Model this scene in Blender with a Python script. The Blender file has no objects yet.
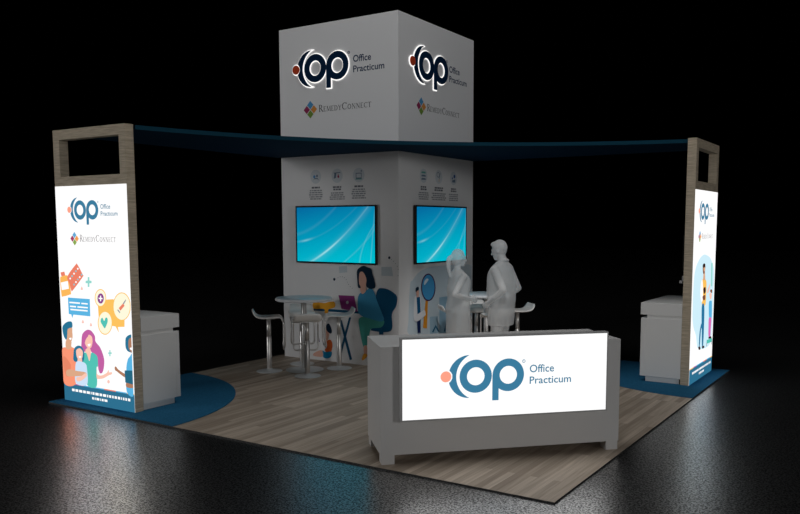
import bpy, bmesh, math, random
from math import sin, cos, pi, radians, sqrt, hypot
from mathutils import Vector, Matrix
from mathutils.geometry import tessellate_polygon
SC = bpy.context.scene
COL = SC.collection
random.seed(4)

# ------------------------------------------------------------------ colour and materials
def lin(c):
    c /= 255.0
    return c / 12.92 if c <= 0.04045 else ((c + 0.055) / 1.055) ** 2.4
def rgb(r, g, b): return (lin(r), lin(g), lin(b), 1.0)
_MATS = {}
def principled(name, col, rough=0.5, metal=0.0, spec=0.5, coat=0.0):
    m = bpy.data.materials.new(name); m.use_nodes = True
    b = m.node_tree.nodes['Principled BSDF']
    b.inputs['Base Color'].default_value = col
    b.inputs['Roughness'].default_value = rough
    b.inputs['Metallic'].default_value = metal
    b.inputs['Specular IOR Level'].default_value = spec
    b.inputs['Coat Weight'].default_value = coat
    _MATS[name] = m
    return m
def emissive(name, col, strength=1.0):
    m = bpy.data.materials.new(name); m.use_nodes = True
    nt = m.node_tree
    nt.nodes.remove(nt.nodes['Principled BSDF'])
    e = nt.nodes.new('ShaderNodeEmission')
    e.inputs[0].default_value = col; e.inputs[1].default_value = strength
    nt.links.new(e.outputs[0], nt.nodes['Material Output'].inputs[0])
    _MATS[name] = m
    return m
class X:
    """tiny expression helper over shader Math nodes"""
    def __init__(s, nt, sock): s.nt, s.k = nt, sock
    def _op(s, op, *o):
        n = s.nt.nodes.new('ShaderNodeMath'); n.operation = op
        for i, v in enumerate((s,) + o):
            if isinstance(v, X): s.nt.links.new(v.k, n.inputs[i])
            else: n.inputs[i].default_value = v
        return X(s.nt, n.outputs[0])
    def __add__(s, o): return s._op('ADD', o)
    def __sub__(s, o): return s._op('SUBTRACT', o)
    def __mul__(s, o): return s._op('MULTIPLY', o)
    def __truediv__(s, o): return s._op('DIVIDE', o)
    def exp(s): return s._op('EXPONENT')
    def abs(s): return s._op('ABSOLUTE')
    def clamp(s):
        r = s._op('ADD', 0.0); r.k.node.use_clamp = True; return r
def noise_mix(m, c1, c2, scale, detail=3, vec_scale=(1, 1, 1), rough=None):
    """mottle a principled material between two close colours"""
    nt = m.node_tree; b = nt.nodes['Principled BSDF']
    tc = nt.nodes.new('ShaderNodeTexCoord'); mp = nt.nodes.new('ShaderNodeMapping')
    mp.inputs['Scale'].default_value = vec_scale
    nt.links.new(tc.outputs['Object'], mp.inputs[0])
    n = nt.nodes.new('ShaderNodeTexNoise'); n.inputs['Scale'].default_value = scale; n.inputs['Detail'].default_value = detail
    nt.links.new(mp.outputs[0], n.inputs['Vector'])
    r = nt.nodes.new('ShaderNodeValToRGB')
    r.color_ramp.elements[0].position = 0.35; r.color_ramp.elements[1].position = 0.65
    r.color_ramp.elements[0].color = c1; r.color_ramp.elements[1].color = c2
    nt.links.new(n.outputs['Fac'], r.inputs[0]); nt.links.new(r.outputs[0], b.inputs['Base Color'])
    return n

LAM = 0.80                                              # white laminate
M_white = principled('white_laminate', (LAM, LAM, LAM * 0.985, 1), 0.55, 0, 0.3)
M_desk = principled('grey_white_laminate', (0.70, 0.69, 0.68, 1), 0.5, 0, 0.3)
M_desk_frame = principled('grey_frame', (0.5, 0.5, 0.5, 1), 0.45, 0, 0.4)
M_tower = principled('painted_panel', (0.8, 0.8, 0.805, 1), 0.7, 0, 0.2)
M_gloss = principled('white_gloss', (0.82, 0.84, 0.86, 1), 0.3, 0, 0.5)
M_seat = principled('white_seat_shell', (0.88, 0.86, 0.83, 1), 0.4, 0, 0.5)
M_chrome = principled('brushed_chrome', (0.72, 0.70, 0.68, 1), 0.34, 0.8, 0.5)
M_satin = principled('satin_metal', (0.75, 0.77, 0.78, 1), 0.45, 0.45, 0.5)
M_black = principled('black_plastic', (0.006, 0.006, 0.006, 1), 0.6, 0, 0.1)
M_brown_edge = principled('dark_bezel_edge', (0.045, 0.034, 0.032, 1), 0.6, 0, 0.15)
M_dark = principled('dark_recess', (0.03, 0.03, 0.03, 1), 0.6)
M_greyplastic = principled('grey_plastic', (0.35, 0.35, 0.36, 1), 0.5)

M_canopy = principled('navy_fabric', (0.003, 0.026, 0.058, 1), 0.9, 0, 0.1)
M_carpet = principled('blue_carpet', (0.02, 0.12, 0.24, 1), 0.95, 0, 0.05)
noise_mix(M_carpet, (0.018, 0.115, 0.225, 1), (0.028, 0.155, 0.29, 1), 60, 6)

# wood-look lightbox frame: fine grain running level
M_frame = principled('grey_oak_laminate', (0.3, 0.25, 0.18, 1), 0.6, 0, 0.2)
noise_mix(M_frame, (0.43, 0.36, 0.265, 1), (0.64, 0.545, 0.415, 1), 6, 6, (0.9, 0.9, 14))

# wood plank floor: planks run along the booth's y axis
M_wood = principled('plank_floor', (0.3, 0.25, 0.2, 1), 0.55, 0, 0.25)
def _wood():
    nt = M_wood.node_tree; b = nt.nodes['Principled BSDF']
    tc = nt.nodes.new('ShaderNodeTexCoord'); mp = nt.nodes.new('ShaderNodeMapping')
    mp.inputs['Rotation'].default_value = (0, 0, radians(90))
    nt.links.new(tc.outputs['Object'], mp.inputs[0])
    br = nt.nodes.new('ShaderNodeTexBrick')
    br.inputs['Color1'].default_value = (0.0, 0.0, 0.0, 1); br.inputs['Color2'].default_value = (1, 1, 1, 1)
    br.inputs['Mortar'].default_value = (0.1, 0.1, 0.1, 1)
    br.inputs['Scale'].default_value = 1.0; br.inputs['Mortar Size'].default_value = 0.0012
    br.inputs['Mortar Smooth'].default_value = 0.3
    br.inputs['Brick Width'].default_value = 1.25; br.inputs['Row Height'].default_value = 0.066
    br.offset = 0.37; br.offset_frequency = 3; br.squash = 1.0
    nt.links.new(mp.outputs[0], br.inputs['Vector'])
    mp2 = nt.nodes.new('ShaderNodeMapping'); mp2.inputs['Scale'].default_value = (26, 1.1, 1)
    nt.links.new(tc.outputs['Object'], mp2.inputs[0])
    nz = nt.nodes.new('ShaderNodeTexNoise'); nz.inputs['Scale'].default_value = 1.6; nz.inputs['Detail'].default_value = 5
    nt.links.new(mp2.outputs[0], nz.inputs['Vector'])
    mx = nt.nodes.new('ShaderNodeMix'); mx.data_type = 'FLOAT'
    mx.inputs[0].default_value = 0.62
    nt.links.new(br.outputs['Color'], mx.inputs[2]); nt.links.new(nz.outputs['Fac'], mx.inputs[3])
    r = nt.nodes.new('ShaderNodeValToRGB')
    e = r.color_ramp.elements
    e[0].position = 0.18; e[0].color = (0.27, 0.212, 0.162, 1)
    e[1].position = 0.85; e[1].color = (0.70, 0.59, 0.485, 1)
    k = e.new(0.5); k.color = (0.43, 0.352, 0.277, 1)
    nt.links.new(mx.outputs[0], r.inputs[0]); nt.links.new(r.outputs[0], b.inputs['Base Color'])
_wood()

# dark sealed concrete: black, glossy, finely speckled
M_conc = principled('sealed_concrete', (0.002, 0.002, 0.0022, 1), 0.29, 0, 0.5)
def _conc():
    nt = M_conc.node_tree; b = nt.nodes['Principled BSDF']
    tc = nt.nodes.new('ShaderNodeTexCoord')
    nz = nt.nodes.new('ShaderNodeTexNoise'); nz.inputs['Scale'].default_value = 60; nz.inputs['Detail'].default_value = 8; nz.inputs['Roughness'].default_value = 0.75
    nt.links.new(tc.outputs['Object'], nz.inputs['Vector'])
    bp = nt.nodes.new('ShaderNodeBump'); bp.inputs['Strength'].default_value = 0.12; bp.inputs['Distance'].default_value = 0.006
    nt.links.new(nz.outputs['Fac'], bp.inputs['Height']); nt.links.new(bp.outputs[0], b.inputs['Normal'])
    r = nt.nodes.new('ShaderNodeMapRange')
    r.inputs['From Min'].default_value = 0.465; r.inputs['From Max'].default_value = 0.535
    r.inputs['To Min'].default_value = 0.03; r.inputs['To Max'].default_value = 1.0
    n2 = nt.nodes.new('ShaderNodeTexNoise'); n2.inputs['Scale'].default_value = 62; n2.inputs['Detail'].default_value = 6; n2.inputs['Roughness'].default_value = 0.8
    nt.links.new(tc.outputs['Object'], n2.inputs['Vector'])
    nt.links.new(n2.outputs['Fac'], r.inputs[0]); nt.links.new(r.outputs[0], b.inputs['Specular IOR Level'])
    b.inputs['IOR'].default_value = 3.4
_conc()

# ------------------------------------------------------------------ mesh builder
class MB:
    def __init__(s): s.v, s.f, s.mi, s.mats, s.smooth = [], [], [], [], []
    def slot(s, m):
        if m not in s.mats: s.mats.append(m)
        return s.mats.index(m)
    def add(s, vs, fs, m, smooth=False):
        o = len(s.v); k = s.slot(m)
        s.v += [tuple(p) for p in vs]
        for f in fs: s.f.append([i + o for i in f]); s.mi.append(k); s.smooth.append(smooth)
        return s
    def box(s, x0, x1, y0, y1, z0, z1, m, bevel=0.0):
        if bevel <= 0:
            vs = [(x, y, z) for z in (z0, z1) for y in (y0, y1) for x in (x0, x1)]
            return s.add(vs, [(0, 2, 3, 1), (4, 5, 7, 6), (0, 1, 5, 4), (2, 6, 7, 3), (0, 4, 6, 2), (1, 3, 7, 5)], m)
        bm = bmesh.new()
        bmesh.ops.create_cube(bm, size=1.0)
        for v in bm.verts:
            v.co = Vector(((x0 + x1) / 2 + v.co.x * (x1 - x0), (y0 + y1) / 2 + v.co.y * (y1 - y0), (z0 + z1) / 2 + v.co.z * (z1 - z0)))
        bmesh.ops.bevel(bm, geom=list(bm.edges), offset=bevel, segments=2, profile=0.6, affect='EDGES')
        return s.bm(bm, m)
    def bm(s, bm, m, smooth=False):
        bm.verts.ensure_lookup_table(); bm.verts.index_update()
        s.add([v.co[:] for v in bm.verts], [[v.index for v in f.verts] for f in bm.faces], m, smooth)
        bm.free(); return s
    def prism(s, poly, axis, a, b, m, holes=(), smooth_side=False):
        """extrude a 2D polygon (with holes) along an axis: 'z': (x,y), 'y': (x,z), 'x': (y,z)"""
        def P(p, t): return {'z': (p[0], p[1], t), 'y': (p[0], t, p[1]), 'x': (t, p[0], p[1])}[axis]
        loops = [list(poly)] + [list(h) for h in holes]
        flat = [p for l in loops for p in l]; n = len(flat)
        tri = tessellate_polygon([[Vector((p[0], p[1], 0)) for p in l] for l in loops])
        s.add([P(p, a) for p in flat] + [P(p, b) for p in flat],
              [list(t) for t in tri] + [[i + n for i in reversed(t)] for t in tri], m)
        k = 0
        for l in loops:
            c = len(l)
            vs = [P(p, a) for p in l] + [P(p, b) for p in l]
            s.add(vs, [(i, (i + 1) % c, (i + 1) % c + c, i + c) for i in range(c)], m, smooth_side)
        return s
    def lathe(s, prof, m, cx=0, cy=0, n=32, smooth=True):
        vs, fs = [], []
        for r, z in prof:
            for i in range(n):
                a = 2 * pi * i / n; vs.append((cx + r * cos(a), cy + r * sin(a), z))
        for j in range(len(prof) - 1):
            for i in range(n):
                k = (i + 1) % n
                fs.append((j * n + i, j * n + k, (j + 1) * n + k, (j + 1) * n + i))
        fs.append(tuple(reversed(range(n)))); fs.append(tuple(range((len(prof) - 1) * n, len(prof) * n)))
        return s.add(vs, fs, m, smooth)
    def tube(s, path, r, m, n=10, smooth=True):
        path = [Vector(p) for p in path]; N = len(path)
        rs = r if isinstance(r, (list, tuple)) else [r] * N
        vs, fs = [], []; up = None
        for i, p in enumerate(path):
            t = (path[min(i + 1, N - 1)] - path[max(i - 1, 0)]).normalized()
            if up is None:
                up = Vector((0, 0, 1)) if abs(t.z) < 0.9 else Vector((1, 0, 0))
            a = (up - t * up.dot(t))
            if a.length < 1e-4: a = t.orthogonal()
            a.normalize(); b = t.cross(a); up = a
            for k in range(n):
                q = 2 * pi * k / n
                vs.append(p + (a * cos(q) + b * sin(q)) * rs[i])
        for i in range(N - 1):
            for k in range(n):
                l = (k + 1) % n
                fs.append((i * n + k, i * n + l, (i + 1) * n + l, (i + 1) * n + k))
        fs.append(tuple(reversed(range(n)))); fs.append(tuple(range((N - 1) * n, N * n)))
        return s.add(vs, fs, m, smooth)
    def build(s, name, parent=None, loc=(0, 0, 0), rotz=0.0, fix=True):
        me = bpy.data.meshes.new(name)
        me.from_pydata([tuple(v) for v in s.v], [], s.f)
        for m in s.mats: me.materials.append(m)
        for p, k, sm in zip(me.polygons, s.mi, s.smooth): p.material_index = k; p.use_smooth = sm
        if fix:
            bm = bmesh.new(); bm.from_mesh(me)
            bmesh.ops.remove_doubles(bm, verts=bm.verts, dist=1e-6)
            bmesh.ops.recalc_face_normals(bm, faces=bm.faces)
            bm.to_mesh(me); bm.free()
        me.update()
        o = bpy.data.objects.new(name, me); COL.objects.link(o)
        o.location = loc; o.rotation_euler = (0, 0, rotz)
        if parent is not None: o.parent = parent
        return o
def tag(o, label=None, cat=None, group=None, kind=None):
    if label: o['label'] = label
    if cat: o['category'] = cat
    if group: o['group'] = group
    if kind: o['kind'] = kind
    return o
def empty(name, loc=(0, 0, 0), rotz=0.0):
    o = bpy.data.objects.new(name, None); COL.objects.link(o)
    o.empty_display_size = 0.1
    o.location = loc; o.rotation_euler = (0, 0, rotz)
    return o
def copy_tree(o, parent=None):
    c = o.copy(); COL.objects.link(c)
    if parent is not None: c.parent = parent
    for ch in [x for x in bpy.data.objects if x.parent == o]: copy_tree(ch, c)
    return c

# ------------------------------------------------------------------ 2D print helpers
def spline(pts, n=6):
    out = []; N = len(pts)
    for i in range(N):
        p0, p1, p2, p3 = (pts[(i + k - 1) % N] for k in range(4))
        for j in range(n):
            t = j / n; t2 = t * t; t3 = t2 * t
            out.append(tuple(0.5 * (2 * p1[a] + (p2[a] - p0[a]) * t + (2 * p0[a] - 5 * p1[a] + 4 * p2[a] - p3[a]) * t2
                                    + (3 * p1[a] - p0[a] - 3 * p2[a] + p3[a]) * t3) for a in (0, 1)))
    return out
def circ(cx, cy, r, n=40, ry=None, a0=0, a1=2 * pi):
    ry = r if ry is None else ry
    full = abs(a1 - a0 - 2 * pi) < 1e-6
    m = n if full else n + 1
    return [(cx + r * cos(a0 + (a1 - a0) * i / n), cy + ry * sin(a0 + (a1 - a0) * i / n)) for i in range(m)]
class Print:
    """flat printed shapes on an upright face: x along the face, z up, face looks to -y"""
    def __init__(s, step=0.0006, off=0.0008): s.mb = MB(); s.step, s.off, s.k = step, off, 0
    def poly(s, pts, m, holes=(), adv=True):
        y = -(s.off + s.step * s.k)
        loops = [[Vector((p[0], p[1], 0)) for p in l] for l in [pts] + list(holes)]
        flat = [p for l in loops for p in l]
        tri = []
        for t in tessellate_polygon(loops):
            a, b, c = (flat[i] for i in t)
            ar = (b.x - a.x) * (c.y - a.y) - (b.y - a.y) * (c.x - a.x)
            if abs(ar) > 1e-12: tri.append(list(t) if ar > 0 else [t[0], t[2], t[1]])
        s.mb.add([(p.x, y, p.y) for p in flat], tri, m)
        if adv: s.k += 1
        return s
    def geo(s, vs, fs, m, adv=True):
        y = -(s.off + s.step * s.k)
        s.mb.add([(x, y, z) for x, z in vs], fs, m)
        if adv: s.k += 1
        return s
    def build(s, name, parent, loc=(0, 0, 0), rotz=0.0): return s.mb.build(name, parent, loc, rotz, fix=False)

_txt = {}
def text_geo(t, x0, base, cap, x1=None, bold=0.0):
    """lettering from Blender's own built-in font as flat faces, fitted to x0..x1 and a capital height"""
    key = (t, bold)
    if key not in _txt:
        res = []
        for body in ('H', t):
            cu = bpy.data.curves.new('lettering', 'FONT'); cu.body = body; cu.size = 1.0; cu.offset = bold; cu.resolution_u = 3
            ob = bpy.data.objects.new('lettering', cu); COL.objects.link(ob)
            dg = bpy.context.evaluated_depsgraph_get()
            me = bpy.data.meshes.new_from_object(ob.evaluated_get(dg))
            res.append(([(v.co.x, v.co.y) for v in me.vertices], [list(p.vertices) for p in me.polygons]))
            bpy.data.objects.remove(ob); bpy.data.curves.remove(cu); bpy.data.meshes.remove(me)
        h = max(p[1] for p in res[0][0]) - min(p[1] for p in res[0][0])
        _txt[key] = (h, res[1])
    h, (vs, fs) = _txt[key]
    xs = [p[0] for p in vs]; a, b = min(xs), max(xs)
    sy = cap / h; sx = sy if x1 is None else (x1 - x0) / (b - a)
    return [(x0 + (p[0] - a) * sx, base + p[1] * sy) for p in vs], fs

# serif capitals for the second logo, as thick and thin strokes in a unit box
def serif_strokes(ch):
    T, t = 0.11, 0.045
    if ch == 'R': return 0.72, [((.16, 0), (.16, 1), T), ((.16, .97), (.38, .97), t), ((.38, .97), (.52, .86), .08), ((.52, .86), (.52, .64), T), ((.52, .64), (.38, .5), .08), ((.38, .5), (.16, .5), t), ((.34, .5), (.68, .02), T), ((.04, .02), (.28, .02), t), ((.04, .98), (.2, .98), t), ((.6, .02), (.78, .02), t)]
    if ch == 'E': return 0.62, [((.16, 0), (.16, 1), T), ((.04, .975), (.54, .975), t), ((.16, .52), (.44, .52), t), ((.04, .025), (.56, .025), t), ((.54, .98), (.54, .82), t), ((.56, .02), (.56, .2), t)]
    if ch == 'M': return 0.98, [((.14, 0), (.18, 1), t), ((.2, 1), (.5, .06), T), ((.5, .06), (.8, 1), t), ((.82, 1), (.86, 0), T), ((.03, .02), (.25, .02), t), ((.75, .02), (.97, .02), t), ((.08, .98), (.2, .98), t), ((.8, .98), (.93, .98), t)]
    if ch == 'D': return 0.8, [((.16, 0), (.16, 1), T), ((.04, .975), (.4, .975), t), ((.4, .97), (.62, .8), .08), ((.62, .82), (.68, .5), T), ((.68, .5), (.62, .18), T), ((.62, .2), (.4, .03), .08), ((.4, .025), (.04, .025), t)]
    if ch == 'Y': return 0.74, [((.08, 1), (.37, .48), T), ((.68, 1), (.38, .48), t), ((.37, .5), (.37, 0), T), ((.25, .02), (.49, .02), t), ((.0, .98), (.2, .98), t), ((.58, .98), (.76, .98), t)]
    if ch == 'C': return 0.82, [((.74, .8), (.58, .95), .06), ((.58, .96), (.4, .97), t), ((.4, .97), (.18, .8), .08), ((.18, .82), (.1, .5), T), ((.1, .5), (.18, .18), T), ((.18, .2), (.4, .03), .08), ((.4, .03), (.6, .04), t), ((.6, .04), (.76, .2), t), ((.74, .98), (.74, .76), t)]
    if ch == 'O': return 0.88, [((.44, .97), (.2, .82), .08), ((.2, .82), (.1, .5), T), ((.1, .5), (.2, .18), T), ((.2, .18), (.44, .03), .08), ((.44, .03), (.68, .18), .08), ((.68, .18), (.78, .5), T), ((.78, .5), (.68, .82), T), ((.68, .82), (.44, .97), .08)]
    if ch == 'N': return 0.86, [((.16, 0), (.16, 1), t), ((.16, 1), (.7, .02), T), ((.7, 0), (.7, 1), t), ((.04, .02), (.28, .02), t), ((.02, .98), (.2, .98), t), ((.58, .98), (.82, .98), t)]
    if ch == 'T': return 0.72, [((.36, 0), (.36, 1), T), ((.04, .975), (.68, .975), t), ((.24, .02), (.48, .02), t), ((.05, .98), (.05, .8), t), ((.67, .98), (.67, .8), t)]
def serif_geo(x0, base, x1, cap, small, wt=1.0):
    out = []; items = []
    x = 0.0
    for i, ch in enumerate('REMEDYCONNECT'):
        big = i in (0, 6)
        h = cap if big else small
        w, st = serif_strokes(ch)
        k = h / small
        items.append((x, k, h, st)); x += (w + 0.07) * k
    sc = (x1 - x0) / x
    vs, fs = [], []
    for ox, k, h, st in items:
        for (a, b, t) in st:
            A = Vector((x0 + (ox + a[0] * k) * sc, base + a[1] * h)); B = Vector((x0 + (ox + b[0] * k) * sc, base + b[1] * h))
            d = (B - A).normalized(); n = Vector((-d.y, d.x)) * t * h * 0.5 * wt
            o = len(vs); vs += [(A - n)[:], (B - n)[:], (B + n)[:], (A + n)[:]]; fs.append([o, o + 1, o + 2, o + 3])
    return vs, fs

# the round two-letter mark: dot, crescent, ring and stemmed ring; e grows the outline
def logo_shapes(cx, cz, s, e=0.0):
    T = lambda pts: [(cx + x * s, cz + z * s) for x, z in pts]
    out = {}
    out['dot'] = [(T(circ(-.357, .008, .064 + e)), [])]
    # crescent between two arcs, bitten where the dot nests
    R1, R2 = .252 + e, .278 - e
    c1, c2 = -.077, .044
    xt = ((R2 ** 2 - R1 ** 2) - (c2 ** 2 - c1 ** 2)) / (2 * (c1 - c2)); zt = sqrt(max(R1 ** 2 - (xt - c1) ** 2, 0))
    a = math.atan2(zt, xt - c1); b = math.atan2(zt, xt - c2)
    outer = [(c1 + R1 * cos(a + (2 * pi - 2 * a) * i / 48), R1 * sin(a + (2 * pi - 2 * a) * i / 48)) for i in range(49)]
    inner = [(c2 + R2 * cos(2 * pi - b - (2 * pi - 2 * b) * i / 48), R2 * sin(2 * pi - b - (2 * pi - 2 * b) * i / 48)) for i in range(1, 48)]
    bite = .079 - e; dx, dz = -.357, .008
    res = []
    for (x, z) in outer:
        d = hypot(x - dx, z - dz)
        if d < bite:
            ang = math.atan2(z - dz, x - dx); x, z = dx + bite * cos(ang), dz + bite * sin(ang)
        res.append((x, z))
    out['crescent'] = [(T(res + inner), [])]
    out['letter_o'] = [(T(circ(0, 0, .195 + e)), [T(circ(0, 0, .106 - e))])]
    out['letter_p'] = [(T(circ(.396, .0, .194 + e)), [T(circ(.396, .0, .106 - e))]),
                       (T([(.201 - e, -.295 - e), (.279 + e, -.295 - e), (.279 + e, .0), (.201 - e, .0)]), [])]
    return out
def print_logo(P, cx, cz, s, m_main, m_dot, m_text=None):
    for k, parts in logo_shapes(cx, cz, s).items():
        for poly, holes in parts: P.poly(poly, m_dot if k == 'dot' else m_main, holes)
    print_words(P, cx, cz, s, m_text or m_main)
def print_words(P, cx, cz, s, m):
    P.poly(circ(cx + .585 * s, cz + .155 * s, .021 * s, 16), m, [circ(cx + .585 * s, cz + .155 * s, .015 * s, 16)], adv=False)
    P.geo(*text_geo('R', cx + .578 * s, cz + .146 * s, .018 * s), m, adv=False)
    P.geo(*text_geo('Office', cx + .659 * s, cz + .018 * s, .092 * s, cx + .964 * s, 0.012), m, adv=False)
    P.geo(*text_geo('Practicum', cx + .660 * s, cz - .118 * s, .088 * s, cx + 1.182 * s, 0.012), m)
def print_remedy(P, dx, dz, h, tx0, base, tx1, cap, small, ms, mt, wt=1.0):
    g = h * 0.47
    for k, (ox, oz) in enumerate(((0, 1), (1, 0), (0, -1), (-1, 0))):
        c = (dx + ox * h * 0.52, dz + oz * h * 0.52)
        P.poly([(c[0] - g, c[1]), (c[0], c[1] - g), (c[0] + g, c[1]), (c[0], c[1] + g)], ms[k], adv=False)
    P.geo(*serif_geo(tx0, base, tx1, cap, small, wt), mt)
def print_fig(P, name, mats, clip=None):
    for col, sm, pts in FIG[name]:
        q = spline(pts) if sm else pts
        if clip:
            q = [(min(max(x, clip[0]), clip[1]), z) for x, z in q]
            q = [p for i, p in enumerate(q) if not (p[0] in clip and q[i - 1][0] == p[0] and q[(i + 1) % len(q)][0] == p[0])]
        P.poly(q, mats[col])
def dash_lines(P, m, xc, z0, z1, n, w, seed, fill=0.6, seg=(0.5, 2.2), gap=0.3):
    """small print too fine to read: rows of short bars"""
    rr = random.Random(seed); h = (z0 - z1) / n
    for i in range(n):
        ww = w * rr.uniform(0.78, 1.0); x = xc - ww / 2; z = z0 - h * i
        while x < xc + ww / 2 - 0.004:
            l = min(rr.uniform(*seg) * h, xc + ww / 2 - x)
            P.poly([(x, z - h * fill), (x + l, z - h * fill), (x + l, z), (x, z)], m, adv=False)
            x += l + gap * h
    P.k += 1
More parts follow.
